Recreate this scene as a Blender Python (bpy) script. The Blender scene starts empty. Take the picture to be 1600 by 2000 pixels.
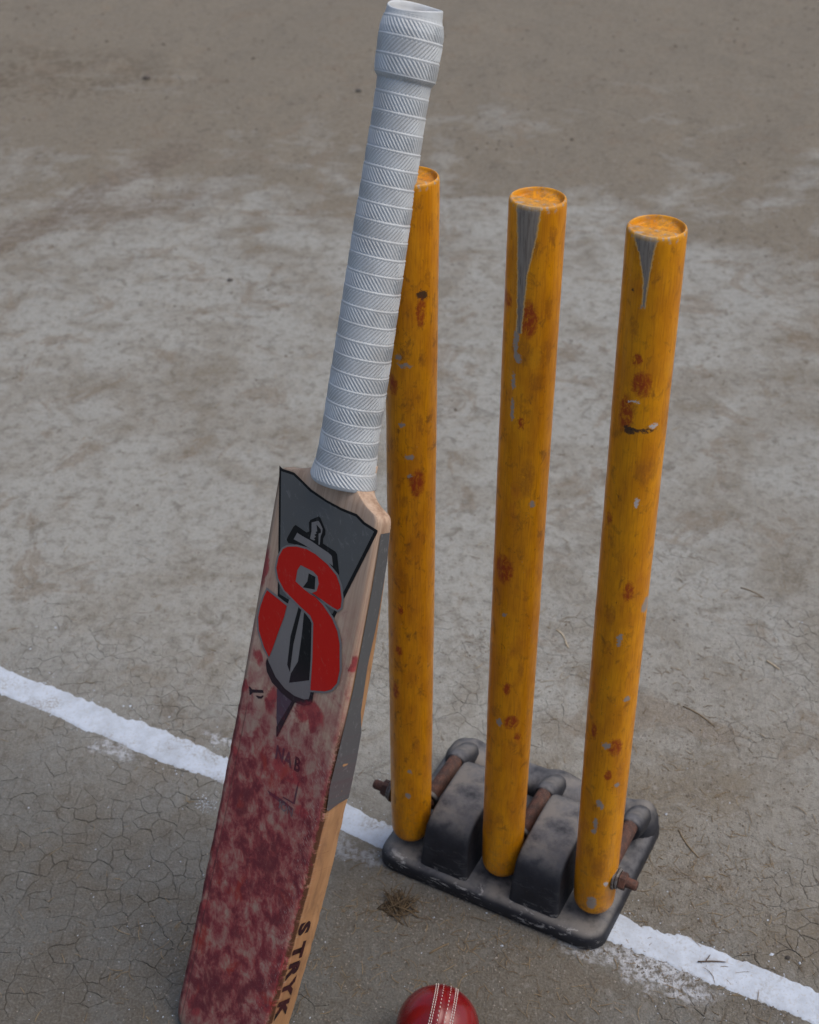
import bpy, bmesh, math, random
import numpy as np
from mathutils import Matrix, Vector

random.seed(7)
RNG = np.random.default_rng(11)
SC = bpy.context.scene
COL = SC.collection
R = math.radians

# ------------------------------------------------------------------ camera
CAM_H, PITCH, ROLL = 1.07728, 0.60778, -0.00502
right0 = Vector((1, 0, 0)); fwd = Vector((0, math.cos(PITCH), -math.sin(PITCH))); up0 = Vector((0, math.sin(PITCH), math.cos(PITCH)))
cr, sr = math.cos(ROLL), math.sin(ROLL)
rgt = right0 * cr + up0 * sr; upv = up0 * cr - right0 * sr
cam = bpy.data.cameras.new('camera')
cam_ob = bpy.data.objects.new('camera', cam); COL.objects.link(cam_ob)
m = Matrix.Identity(4)
for i in range(3):
    m[i][0] = rgt[i]; m[i][1] = upv[i]; m[i][2] = -fwd[i]
m[0][3], m[1][3], m[2][3] = 0, 0, CAM_H
cam_ob.matrix_world = m
cam.sensor_fit = 'HORIZONTAL'; cam.sensor_width = 36.0; cam.lens = 36.0 * 2700 / 1600
cam.clip_start = 0.05; cam.clip_end = 1000
cam.dof.use_dof = True; cam.dof.focus_distance = 1.06; cam.dof.aperture_fstop = 15.0
SC.camera = cam_ob

# ------------------------------------------------------------------ light
SUN_EL, SUN_AZ = R(62), R(100)          # azimuth from +Y towards +X: veiled sun to the right, a touch in front
world = bpy.data.worlds.new('World'); SC.world = world; world.use_nodes = True
wn, wl = world.node_tree.nodes, world.node_tree.links
wn.clear()
sky = wn.new('ShaderNodeTexSky'); sky.sky_type = 'NISHITA'; sky.sun_disc = False
sky.sun_elevation = SUN_EL; sky.sun_rotation = SUN_AZ
sky.air_density = 1.0; sky.dust_density = 5.0; sky.ozone_density = 1.0
bg = wn.new('ShaderNodeBackground'); bg.inputs['Strength'].default_value = 0.125
wo = wn.new('ShaderNodeOutputWorld')
hs = wn.new('ShaderNodeHueSaturation'); hs.inputs['Saturation'].default_value = 1.0      # veiled, milky sky
wl.new(sky.outputs[0], hs.inputs['Color']); wl.new(hs.outputs[0], bg.inputs['Color']); wl.new(bg.outputs[0], wo.inputs['Surface'])
sl = bpy.data.lights.new('sun', 'SUN'); sl.energy = 0.70; sl.angle = R(45); sl.color = (1.0, 0.985, 0.965)
sun = bpy.data.objects.new('sun', sl); COL.objects.link(sun)
sdir = Vector((math.sin(SUN_AZ) * math.cos(SUN_EL), math.cos(SUN_AZ) * math.cos(SUN_EL), math.sin(SUN_EL)))
sun.rotation_euler = sdir.to_track_quat('Z', 'Y').to_euler()
SC.view_settings.view_transform = 'Standard'; SC.view_settings.look = 'None'
SC.view_settings.gamma = 1.0; SC.view_settings.use_curve_mapping = False
SC.view_settings.exposure = 0.40
SC.cycles.max_bounces = 4

# ------------------------------------------------------------------ measured outlines (metres, each in its thing's own frame)
DATA = {
'shield_border': [[-0.0585,0.52395],[-0.05416,0.52275],[-0.04014,0.52449],[-0.03156,0.5224],[-0.01737,0.51872],[0.00048,0.51677],[0.01751,0.5166],[0.0346,0.518],[0.0436,0.51502],[0.05796,0.51393],[0.05808,0.51233],[0.03771,0.4488],[0.03228,0.43156],[-0.01995,0.42157],[-0.03294,0.42182]],
'shield_field': [[-0.05503,0.52046],[-0.04047,0.52229],[-0.03155,0.52032],[-0.01858,0.51669],[0.00095,0.51501],[0.01804,0.51464],[0.03405,0.51578],[0.04253,0.51295],[0.05468,0.51183],[0.03528,0.45147],[0.02982,0.43423],[-0.01909,0.42514],[-0.03123,0.42512]],
'guard_border': [[-0.02764,0.48559],[-0.01389,0.48451],[-0.01122,0.48648],[-0.01351,0.49305],[-0.01212,0.49581],[-0.00418,0.5016],[-0.00196,0.50115],[0.00566,0.49413],[0.00656,0.49079],[0.00501,0.48686],[0.00577,0.48308],[0.02026,0.48218],[0.02265,0.48092],[0.02872,0.46715],[0.02775,0.46416],[0.02499,0.46487],[0.00597,0.46977],[-0.01039,0.47145],[-0.02622,0.47009],[-0.03185,0.46863],[-0.03474,0.47016],[-0.03373,0.47359],[-0.02969,0.4831]],
'guard_field': [[-0.02408,0.48037],[-0.01807,0.48008],[-0.00739,0.48014],[0.00342,0.47918],[0.01299,0.47853],[0.01768,0.47745],[0.02084,0.47059],[0.01499,0.47118],[-0.00033,0.47359],[-0.01434,0.47421],[-0.02669,0.47388]],
'pommel_a': [[-0.01038,0.49425],[-0.00376,0.49807],[-0.00457,0.49425],[-0.0026,0.48982],[-0.00418,0.48884],[-0.00286,0.48787],[-0.00502,0.4861],[-0.00285,0.48527],[-0.00482,0.48338],[-0.00274,0.48252],[-0.0051,0.48148],[-0.00881,0.48145],[-0.00872,0.48745]],
'pommel_b': [[-0.00356,0.49833],[-0.00112,0.49705],[0.00256,0.49403],[0.00289,0.49084],[0.00196,0.48752],[0.00271,0.48084],[0.0015,0.48047],[-0.00072,0.4887],[0.00157,0.49033],[0.00094,0.49267],[-0.00442,0.49468]],
'letter_rim': [[-0.03817,0.46231],[-0.03275,0.46675],[-0.02222,0.47118],[-0.00979,0.47373],[0.00122,0.47371],[0.01611,0.47112],[0.02801,0.46644],[0.03423,0.46],[0.03863,0.45042],[0.03944,0.44271],[0.03533,0.4382],[0.02754,0.43811],[0.01864,0.43869],[0.00134,0.4403],[0.00725,0.44507],[0.0079,0.45059],[0.00548,0.45499],[0.00055,0.45649],[-0.0121,0.45579],[-0.01371,0.45225],[-0.01338,0.4441],[-0.00419,0.44226],[0.00438,0.44122],[0.01012,0.44145],[0.02004,0.4385],[0.03232,0.43234],[0.04052,0.42504],[0.04558,0.41638],[0.05132,0.39609],[0.0513,0.38474],[0.04652,0.37626],[0.03915,0.37095],[0.02173,0.36373],[0.017,0.39054],[0.01043,0.41786],[0.00605,0.42163],[-0.00586,0.42387],[-0.02756,0.42889],[-0.03746,0.43549],[-0.04209,0.44315],[-0.04189,0.45342]],
'letter': [[-0.03632,0.4618],[-0.03182,0.46549],[-0.02205,0.4696],[-0.01021,0.47205],[0.00036,0.47204],[0.01494,0.46952],[0.02645,0.465],[0.03238,0.45887],[0.03665,0.44958],[0.03736,0.44272],[0.03476,0.43986],[0.02827,0.43979],[0.01947,0.44038],[0.00483,0.44142],[0.00922,0.44465],[0.01001,0.45136],[0.00722,0.45644],[0.00148,0.45819],[-0.01338,0.45738],[-0.01586,0.45196],[-0.01549,0.44262],[-0.00524,0.44057],[0.00359,0.43951],[0.00917,0.43974],[0.01869,0.43691],[0.03074,0.43088],[0.03873,0.42379],[0.04365,0.41536],[0.04931,0.39532],[0.0493,0.38454],[0.04505,0.37702],[0.03855,0.37235],[0.02353,0.36614],[0.01906,0.39141],[0.01242,0.41904],[0.00753,0.42325],[-0.00471,0.42556],[-0.02606,0.43053],[-0.03552,0.43685],[-0.03987,0.44405],[-0.03968,0.45372]],
'letter_tail_rim': [[-0.04752,0.42409],[-0.01808,0.42111],[-0.01854,0.41138],[-0.02214,0.3941],[-0.02473,0.37979],[-0.02831,0.36796],[-0.03921,0.37447],[-0.04897,0.38503],[-0.05288,0.39568],[-0.05254,0.40541],[-0.05045,0.41569]],
'letter_tail': [[-0.04612,0.42207],[-0.02029,0.41949],[-0.02071,0.41092],[-0.02431,0.39371],[-0.02691,0.37941],[-0.02914,0.37045],[-0.03732,0.37599],[-0.04684,0.38629],[-0.0506,0.39655],[-0.05028,0.40591],[-0.04825,0.41596]],
'dagger_blade': [[-0.01925,0.42572],[-0.01192,0.42885],[-0.00391,0.42591],[0.01304,0.41932],[0.01938,0.39156],[0.02475,0.3631],[0.02377,0.35585],[0.00708,0.35085],[-0.00612,0.35186],[-0.02037,0.35595],[-0.03035,0.36457],[-0.02898,0.36986],[-0.02575,0.37862],[-0.02007,0.40861],[-0.01963,0.42042]],
'dagger_rim': [[-0.0315,0.36869],[-0.02783,0.36574],[-0.01722,0.35811],[-0.00488,0.35405],[0.00729,0.35332],[0.01848,0.35548],[0.02344,0.35829],[0.02395,0.36466],[0.02718,0.36583],[0.02779,0.35742],[0.02443,0.35355],[0.01811,0.35045],[0.00612,0.34774],[-0.0071,0.34874],[-0.02022,0.35202],[-0.02838,0.3575],[-0.0317,0.36394]],
'fuller': [[-0.00712,0.42452],[-0.00353,0.42454],[-0.00486,0.39336],[-0.00278,0.36954],[-0.00717,0.37404],[-0.00971,0.39765]],
'blade_black': [[-9e-05,0.42311],[0.01257,0.41784],[0.01541,0.40255],[0.02089,0.37357],[-0.00125,0.3608],[-0.00132,0.36891],[0.00383,0.38177],[0.0024,0.40309]],
'hole_field': [[-0.01434,0.45762],[0.00206,0.45931],[0.00879,0.45709],[0.01157,0.45139],[0.01004,0.44425],[0.00451,0.44065],[-0.00508,0.44001],[-0.01599,0.44178],[-0.01683,0.45156]],
'hole_black': [[-0.00288,0.45477],[0.00502,0.45491],[0.00684,0.44503],[-0.00635,0.44137],[-0.00278,0.44791]],
'tip': [[-0.01342,0.34994],[0.0078,0.3483],[-0.00175,0.31351],[-0.00743,0.32613]],
'tip_line': [[0.00599,0.34821],[0.00947,0.34885],[-0.00191,0.31208],[-0.00322,0.31141],[-0.00541,0.31907]],
'maker_bar': [[-0.04669,0.33584],[-0.04506,0.33604],[-0.04188,0.33522],[-0.0289,0.34088],[-0.02789,0.33876],[-0.04042,0.333],[-0.04213,0.33012],[-0.04362,0.3294]],
'maker_bar2': [[-0.03682,0.33211],[-0.03381,0.33327],[-0.03001,0.33453],[-0.02779,0.33692],[-0.0271,0.33595],[-0.02882,0.33322],[-0.03246,0.33145]],
'face_A': [[0.0078,0.29997],[0.01011,0.30536],[0.0148,0.30572],[0.01726,0.29725],[0.01441,0.29715],[0.00749,0.29771]],
'face_B': [[0.019,0.30443],[0.02728,0.3053],[0.02739,0.29843],[0.01968,0.29714]],
'face_bar': [[-0.00114,0.26339],[0.0181,0.26467],[0.03085,0.26393],[0.03056,0.26166],[0.0153,0.26099],[0.0025,0.26109]],
'face_frame': [[0.03014,0.28738],[0.03137,0.28805],[0.03192,0.2684],[0.02977,0.26757],[0.01757,0.26649],[0.01772,0.26764],[0.02983,0.26901]],
'edge_sticker': [[0.00978,0.51146],[0.00046,0.51188],[-0.00294,0.4869],[-0.00513,0.44582],[-0.00479,0.40274],[-0.00851,0.36286],[-0.01443,0.34405],[-0.01631,0.31645],[-0.01711,0.28506],[-0.00733,0.28258],[0.00307,0.27795],[0.00535,0.28019],[0.00791,0.30147],[0.00741,0.31766],[0.0065,0.35039],[0.00575,0.38572],[0.00714,0.43528],[0.008,0.47141]],
'stumps': [[[-7e-05,0.95297,0.02421],[0.00268,0.95046,0.71]],[[0.08804,0.90783,0.02421],[0.08998,0.90919,0.71]],[[0.17232,0.86322,0.02421],[0.16479,0.85793,0.71]]],
'marks': [[[0.00817,0.60095,0.0042,0.00334,4],[0.00742,0.58638,0.00373,0.01103,0],[0.00471,0.43281,0.0061,0.01198,0],[-0.01579,0.52159,0.00407,0.00823,0],[0.01544,0.65379,0.00263,0.00869,1],[0.0129,0.6143,0.00239,0.00577,1],[0.00749,0.48805,0.00218,0.0066,1],[-0.00552,0.54156,0.0058,0.00133,2],[-0.01061,0.54758,0.00274,0.00222,2],[-0.00778,0.48801,0.00262,0.00189,2],[-0.00155,0.45874,0.0033,0.00194,2],[-0.00155,0.4406,0.00166,0.00198,2],[0.00569,0.51167,0.00167,0.00414,1],[-0.00993,0.3009,0.00254,0.00456,0],[-0.01173,0.25356,0.0033,0.00537,0],[-0.01561,0.20263,0.00334,0.00879,0],[-0.00157,0.24859,0.001,0.00418,1],[0.00991,0.21183,0.00159,0.00311,1],[-0.00159,0.10504,0.00194,0.00272,2],[-0.00307,0.0724,0.00249,0.0035,2],[-0.00692,0.33543,0.00421,0.00881,1],[0.01401,0.11592,0.00257,0.00611,1],[0.00891,0.5471,0.00262,0.00709,1],[-0.02034,0.56292,0.00492,0.00879,1],[-0.00581,0.41501,0.00352,0.0061,1]],[[-0.0038,0.60075,0.00595,0.01334,0],[-0.02508,0.61203,0.00635,0.00579,0],[-0.00545,0.5144,0.00234,0.00489,0],[0.01053,0.57224,0.00522,0.01112,1],[-0.00665,0.57398,0.00621,0.01081,1],[-0.01459,0.37447,0.00842,0.0127,0],[-0.00591,0.24853,0.00314,0.00698,0],[-0.00081,0.21037,0.00637,0.00731,0],[-0.01632,0.21737,0.00561,0.00529,1],[-0.03338,0.44408,0.00489,0.01496,1],[0.00149,0.46562,0.00566,0.0142,1],[0.01033,0.66542,0.0035,0.00574,1],[0.00597,0.54941,0.00584,0.00695,1],[-0.01144,0.20746,0.00254,0.0042,2],[0.00686,0.44095,0.00221,0.00245,2],[-0.01154,0.3291,0.00191,0.0016,2],[0.00539,0.34986,0.00134,0.00484,1],[0.00564,0.26951,0.00234,0.00933,1],[-0.02707,0.58105,0.00541,0.0055,1],[0.01067,0.61003,0.0032,0.009,1],[0.00252,0.57025,0.00384,0.0076,5],[-0.0127,0.58171,0.00172,0.01229,2],[-0.01329,0.54889,0.00134,0.00679,2],[-0.01301,0.52492,0.00135,0.00959,2],[-0.01038,0.56896,0.00245,0.00374,2],[0.00548,0.19183,0.00292,0.00377,0],[-0.02189,0.15691,0.00464,0.00549,1],[-0.00681,0.08739,0.00392,0.00673,1]],[[-0.00875,0.59539,0.00324,0.00472,0],[-0.00433,0.57627,0.00642,0.00975,0],[-0.014,0.55147,0.00548,0.01392,0],[-0.01045,0.53818,0.00424,0.00335,4],[-0.00097,0.53923,0.00982,0.00129,4],[-0.00864,0.56274,0.00442,0.00102,3],[0.00709,0.54219,0.00425,0.00131,3],[0.01806,0.58658,0.00565,0.00886,5],[0.02757,0.57933,0.00242,0.00999,0],[0.00076,0.39287,0.00402,0.00912,0],[-0.01149,0.36696,0.00345,0.01006,1],[0.00631,0.5031,0.00846,0.01003,1],[0.02756,0.47787,0.00355,0.01244,1],[-0.02097,0.45696,0.00238,0.00575,0],[-0.01794,0.23827,0.00284,0.00837,0],[0.00238,0.22545,0.00589,0.00909,0],[-0.00136,0.19144,0.00349,0.00557,0],[-0.00294,0.34621,0.0024,0.00368,2],[-0.00289,0.33983,0.0016,0.00265,2],[0.00874,0.27861,0.00309,0.00236,2],[-0.00546,0.2268,0.00386,0.00295,2],[-0.00849,0.12963,0.00183,0.0064,2],[-0.00458,0.15371,0.00264,0.00381,2],[-0.00744,0.15607,0.00179,0.00439,2],[-0.00925,0.11935,0.00233,0.00322,2],[0.00736,0.17808,0.00206,0.0026,2],[-0.00559,0.0235,0.00425,0.00855,2],[-0.00736,0.55591,0.00217,0.00413,1],[-0.01266,0.61926,0.00306,0.00607,1],[0.02213,0.54117,0.00638,0.01352,1],[-0.01647,0.64676,0.00127,0.00146,4],[-0.00859,0.63642,0.0014,0.00188,2],[-0.00778,0.64339,0.00138,0.0026,2],[-0.00241,0.07042,0.00652,0.01381,1],[0.00713,0.04997,0.00272,0.00293,3],[-0.01255,0.09391,0.00355,0.00587,1],[5e-05,0.47623,0.00114,0.00461,3],[0.02064,0.37257,0.00605,0.0073,2]]],
'wedge': [None,[[-0.01746,0.68524],[1e-05,0.68808],[-0.01524,0.66348],[-0.00233,0.66576],[-0.01359,0.63313],[-0.00727,0.63457],[-0.01221,0.58931],[-0.00936,0.59005]],[[-0.01886,0.68243],[-0.00364,0.68573],[-0.01355,0.67176],[-0.00522,0.67335],[-0.00923,0.65622],[-0.00649,0.65668],[-0.00853,0.63567],[-0.00715,0.63591]]],
'line_up': [[-0.4842,1.2376],[-0.3506,1.1662],[-0.205,1.0862],[-0.0551,1.014],[0.2025,0.8712],[0.2804,0.8252],[0.3705,0.7827]],
'line_lo': [[-0.4699,1.1782],[-0.3421,1.1189],[-0.2005,1.0443],[-0.0644,0.9705],[0.1796,0.8433],[0.2774,0.7832],[0.345,0.7535]],
'crack_px': [[-0.3682,1.1071],[-0.3655,0.9602],[-0.2719,0.9596],[-0.2717,0.8639],[-0.3332,0.8062],[0.3342,0.8306],[0.3186,0.8724],[0.3922,0.9553],[0.3876,1.0782],[0.4547,1.2752],[-0.4456,1.4362],[-0.3025,1.2344],[-0.227,1.2069],[-0.3713,1.2816],[0.0609,1.2782],[0.0689,1.1699],[0.2527,0.7753],[-0.2353,1.0825],[-0.0762,0.7718],[-0.051,0.8625],[-0.5236,1.578],[0.3129,0.7749]],
'spots': {'twig': [0.2781,0.8127],'straw1': [0.4261,1.2289],'straw2': [0.1819,1.2869],'straw3': [0.0258,0.8302],'straw4': [-0.0349,0.9249],'tuft': [-0.0143,0.8818],'dust1': [0.2291,0.8028],'dust2': [-0.3237,1.0949],'dust3': [-0.2043,1.1059],'peb1': [-0.1194,3.3468],'peb2': [-0.6478,3.4385],'peb3': [-0.3201,2.2786],'stickL': [0.4301,1.3648],'clump': [0.1163,1.2778],'tuftband': [-0.839,3.5243],'track1a': [-0.7784,2.4616],'track1b': [-0.4933,2.9683],'track2a': [-0.6253,2.5834],'track2b': [-0.446,2.687],'straw5': [0.3239,1.1428],'straw6': [0.2809,0.956],'chalk': [-0.2134,1.0151],'chalk2': [0.3313,0.7535]},
'ball': [0.0219,0.7205,0.036],
'camera': [1.0772781816125347,0.6077799661544265,-0.005020383771653997],
'bat_frame': [[-0.16782,0.72248,0.0],[0.694096,-0.716755,0.067034],[0.218988,0.298931,0.928808],[-0.685766,-0.630002,0.364447]],
'blots': [[-0.0563,0.4369,0.0069,0.0172],[0.0236,0.3462,0.0129,0.0081],[0.0209,0.46,0.0116,0.0125],[0.0283,0.4757,0.0073,0.0124],[0.0294,0.3477,0.0144,0.0089],[-0.0417,0.3615,0.0069,0.0059],[-0.052,0.3333,0.0052,0.006],[-0.0653,0.4015,0.0046,0.0067],[-0.018,0.3357,0.0067,0.0132],[-0.0568,0.522,0.0027,0.0041],[0.0609,0.4047,0.0036,0.0063],[-0.0645,0.2598,0.0059,0.0266],[0.0412,0.2643,0.0107,0.0066],[0.0153,0.2876,0.0229,0.0075],[0.0333,0.3383,0.0064,0.005],[-0.0504,0.272,0.0106,0.0052],[0.0551,0.1233,0.014,0.0236],[0.0492,0.0893,0.0174,0.0093],[-0.0324,0.0336,0.0096,0.0141],[-0.046,0.1245,0.0071,0.0097]],
}

# ------------------------------------------------------------------ helpers
class V:
    """A shader value; arithmetic on it adds Math nodes."""
    def __init__(self, g, s): self.g = g; self.s = s
    def _m(self, op, *o): return self.g.math(op, self, *o)
    def __add__(self, o): return self._m('ADD', o)
    __radd__ = __add__
    def __sub__(self, o): return self._m('SUBTRACT', o)
    def __rsub__(self, o): return self.g.math('SUBTRACT', o, self)
    def __mul__(self, o): return self._m('MULTIPLY', o)
    __rmul__ = __mul__
    def __truediv__(self, o): return self._m('DIVIDE', o)
    def max(self, o): return self._m('MAXIMUM', o)
    def min(self, o): return self._m('MINIMUM', o)
    def abs(self): return self._m('ABSOLUTE')
    def sin(self): return self._m('SINE')
    def pw(self, e): return self._m('POWER', e)
    def ss(self, lo, hi, a=0.0, b=1.0):
        n = self.g.n.new('ShaderNodeMapRange'); n.interpolation_type = 'SMOOTHSTEP'
        self.g.put(n.inputs[0], self); self.g.put(n.inputs[1], lo); self.g.put(n.inputs[2], hi)
        n.inputs[3].default_value = a; n.inputs[4].default_value = b
        return V(self.g, n.outputs[0])

class G:
    flat = False
    def __init__(self, name):
        self.mat = bpy.data.materials.new(name); self.mat.use_nodes = True
        self.n = self.mat.node_tree.nodes; self.l = self.mat.node_tree.links; self.n.clear()
        self.out = self.n.new('ShaderNodeOutputMaterial'); self.b = self.n.new('ShaderNodeBsdfPrincipled')
        self.l.new(self.b.outputs[0], self.out.inputs['Surface'])
    def put(self, inp, v):
        if isinstance(v, V): self.l.new(v.s, inp)
        elif isinstance(v, tuple) and len(v) == 3 and inp.type == 'RGBA': inp.default_value = (*v, 1)
        else: inp.default_value = v
    def math(self, op, *a):
        n = self.n.new('ShaderNodeMath'); n.operation = op
        for i, x in enumerate(a): self.put(n.inputs[i], x)
        return V(self, n.outputs[0])
    def obj(self):
        n = self.n.new('ShaderNodeTexCoord'); return V(self, n.outputs['Object'])
    def pos(self):
        n = self.n.new('ShaderNodeNewGeometry'); return V(self, n.outputs['Position'])
    def normal_z(self):
        n = self.n.new('ShaderNodeNewGeometry'); return self.xyz(V(self, n.outputs['Normal']))[2]
    def island(self):
        n = self.n.new('ShaderNodeNewGeometry'); return V(self, n.outputs['Random Per Island'])
    def attr(self, name):
        n = self.n.new('ShaderNodeAttribute'); n.attribute_name = name; return V(self, n.outputs['Fac'])
    def xyz(self, v):
        n = self.n.new('ShaderNodeSeparateXYZ'); self.put(n.inputs[0], v); return [V(self, o) for o in n.outputs]
    def vec(self, x, y, z):
        n = self.n.new('ShaderNodeCombineXYZ')
        for i, a in enumerate((x, y, z)): self.put(n.inputs[i], a)
        return V(self, n.outputs[0])
    def scale(self, v, s):
        n = self.n.new('ShaderNodeVectorMath'); n.operation = 'MULTIPLY'; self.put(n.inputs[0], v)
        n.inputs[1].default_value = s if isinstance(s, tuple) else (s, s, s)
        return V(self, n.outputs[0])
    def shift(self, v, o):
        n = self.n.new('ShaderNodeVectorMath'); n.operation = 'ADD'; self.put(n.inputs[0], v); n.inputs[1].default_value = o
        return V(self, n.outputs[0])
    def noise(self, v, s=1.0, detail=4, rough=0.55, dist=0.0, off=(0, 0, 0), flat=None):
        flat = self.flat if flat is None else flat
        w = self.shift(self.scale(v, s), off)
        n = self.n.new('ShaderNodeTexNoise'); n.noise_dimensions = '2D' if flat else '3D'; self.put(n.inputs['Vector'], w)
        n.inputs['Scale'].default_value = 1.0; n.inputs['Detail'].default_value = detail
        n.inputs['Roughness'].default_value = rough; n.inputs['Distortion'].default_value = dist
        return V(self, n.outputs['Fac'])
    def mix(self, f, a, b):
        n = self.n.new('ShaderNodeMix'); n.data_type = 'RGBA'; self.put(n.inputs[0], f)
        self.put(n.inputs[6], a); self.put(n.inputs[7], b); return V(self, n.outputs[2])
    def ellipse(self, x, y, cx, cy, rx, ry, soft=0.25):
        dx = (x - cx) * (1.0 / rx); dy = (y - cy) * (1.0 / ry)
        return (dx * dx + dy * dy).ss(1.0 + soft, 1.0 - soft)
    def done(self, color, rough=0.7, bump=None, strength=0.4, dist=0.001, spec=0.3, coat=None, metal=0.0):
        b = self.b
        self.put(b.inputs['Base Color'], color); self.put(b.inputs['Roughness'], rough); self.put(b.inputs['Metallic'], metal)
        b.inputs['Specular IOR Level'].default_value = spec
        if coat is not None: self.put(b.inputs['Coat Weight'], coat[0]); self.put(b.inputs['Coat Roughness'], coat[1])
        if bump is not None:
            n = self.n.new('ShaderNodeBump'); n.inputs['Strength'].default_value = strength; n.inputs['Distance'].default_value = dist
            self.put(n.inputs['Height'], bump); self.l.new(n.outputs[0], b.inputs['Normal'])
        return self.mat

def tag(o, label=None, cat=None, group=None, kind=None):
    if label: o['label'] = label
    if cat: o['category'] = cat
    if group: o['group'] = group
    if kind: o['kind'] = kind
    return o
def link(name, me, mat, parent=None, smooth=True, loc=None):
    o = bpy.data.objects.new(name, me); COL.objects.link(o)
    if mat: me.materials.append(mat)
    if smooth and len(me.polygons): me.polygons.foreach_set('use_smooth', [True] * len(me.polygons))
    if parent: o.parent = parent
    if loc is not None: o.location = loc
    return o
def mesh(name, verts, faces):
    me = bpy.data.meshes.new(name); me.from_pydata([tuple(map(float, v)) for v in verts], [], faces); me.update(); return me
def fast_mesh(name, verts, quads):
    """verts (n,3), quads (m,k) arrays"""
    verts = np.asarray(verts, np.float32); quads = np.asarray(quads, np.int32)
    me = bpy.data.meshes.new(name); k = quads.shape[1]
    me.vertices.add(len(verts)); me.vertices.foreach_set('co', verts.ravel())
    me.loops.add(quads.size); me.loops.foreach_set('vertex_index', quads.ravel())
    me.polygons.add(len(quads)); me.polygons.foreach_set('loop_start', np.arange(0, quads.size, k, dtype=np.int32))
    me.update(calc_edges=True); me.validate(); return me
def empty(name, mat4=None, loc=None):
    o = bpy.data.objects.new(name, None); COL.objects.link(o); o.empty_display_size = 0.05
    if mat4 is not None: o.matrix_world = mat4
    if loc is not None: o.location = loc
    return o
def tube_grid(rings, close_ends=True):
    """rings: list of lists of points, same count; returns verts, faces"""
    n = len(rings[0]); vs = [p for r in rings for p in r]; fs = []
    for i in range(len(rings) - 1):
        for j in range(n):
            k = (j + 1) % n
            fs.append((i * n + j, i * n + k, (i + 1) * n + k, (i + 1) * n + j))
    if close_ends:
        fs.append(tuple(range(n))[::-1]); fs.append(tuple((len(rings) - 1) * n + j for j in range(n)))
    return vs, fs
def lathe_x(profile, seg=24, axis='x', hexa=False):
    """profile of (position along axis, radius)"""
    rings = []
    for p, r in profile:
        ring = []
        for j in range(seg):
            t = 2 * math.pi * j / seg
            c, s = r * math.cos(t), r * math.sin(t)
            ring.append((p, c, s) if axis == 'x' else ((s, p, c) if axis == 'y' else (c, s, p)))
        rings.append(ring)
    return tube_grid(rings)
def sstep(a, b, x):
    t = np.clip((np.asarray(x, float) - a) / (b - a), 0, 1); return t * t * (3 - 2 * t)
def vn(x, y, seed=0):
    """smooth value noise in -1..1"""
    x = np.asarray(x, float); y = np.asarray(y, float)
    xi = np.floor(x).astype(np.int64); yi = np.floor(y).astype(np.int64); fx = x - xi; fy = y - yi
    fx = fx * fx * (3 - 2 * fx); fy = fy * fy * (3 - 2 * fy)
    def h(a, b):
        k = (a * 374761393 + b * 668265263 + seed * 974634777) & 0xFFFFFFFF
        k = ((k ^ (k >> 13)) * 1274126177) & 0xFFFFFFFF
        return ((k ^ (k >> 16)) & 0xFFFF) / 32767.5 - 1
    return (h(xi, yi) * (1 - fx) + h(xi + 1, yi) * fx) * (1 - fy) + (h(xi, yi + 1) * (1 - fx) + h(xi + 1, yi + 1) * fx) * fy
def vns(x, y, seed):
    xi = math.floor(x); yi = math.floor(y); fx = x - xi; fy = y - yi
    fx = fx * fx * (3 - 2 * fx); fy = fy * fy * (3 - 2 * fy)
    def h(a, b):
        k = (a * 374761393 + b * 668265263 + seed * 974634777) & 0xFFFFFFFF
        k = ((k ^ (k >> 13)) * 1274126177) & 0xFFFFFFFF
        return ((k ^ (k >> 16)) & 0xFFFF) / 32767.5 - 1
    return (h(xi, yi) * (1 - fx) + h(xi + 1, yi) * fx) * (1 - fy) + (h(xi, yi + 1) * (1 - fx) + h(xi + 1, yi + 1) * fx) * fy
def hts(x, y):
    far = min(1, max(0, (y - 1.5) / 1.5)); far = far * far * (3 - 2 * far)
    z = 0.0011 * vns(x * 8, y * 8, 1) + 0.0007 * vns(x * 21, y * 21, 2) + 0.0004 * vns(x * 60, y * 60, 3)
    if far > 0: z += far * (0.008 * vns(x * 2.1, y * 2.1, 4) + 0.004 * vns(x * 6, y * 6, 5) + 0.0016 * vns(x * 25, y * 25, 6) + 0.0032 * vns(x * 13, y * 11, 7))
    return z
def height(x, y):
    x = np.asarray(x, float); y = np.asarray(y, float)
    far = sstep(1.5, 3.0, y)
    return (0.0011 * vn(x * 8, y * 8, 1) + 0.0007 * vn(x * 21, y * 21, 2) + 0.0004 * vn(x * 60, y * 60, 3)
            + far * (0.008 * vn(x * 2.1, y * 2.1, 4) + 0.004 * vn(x * 6, y * 6, 5) + 0.0016 * vn(x * 25, y * 25, 6) + 0.0032 * vn(x * 13, y * 11, 7)))
SP = DATA['spots']

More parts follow.
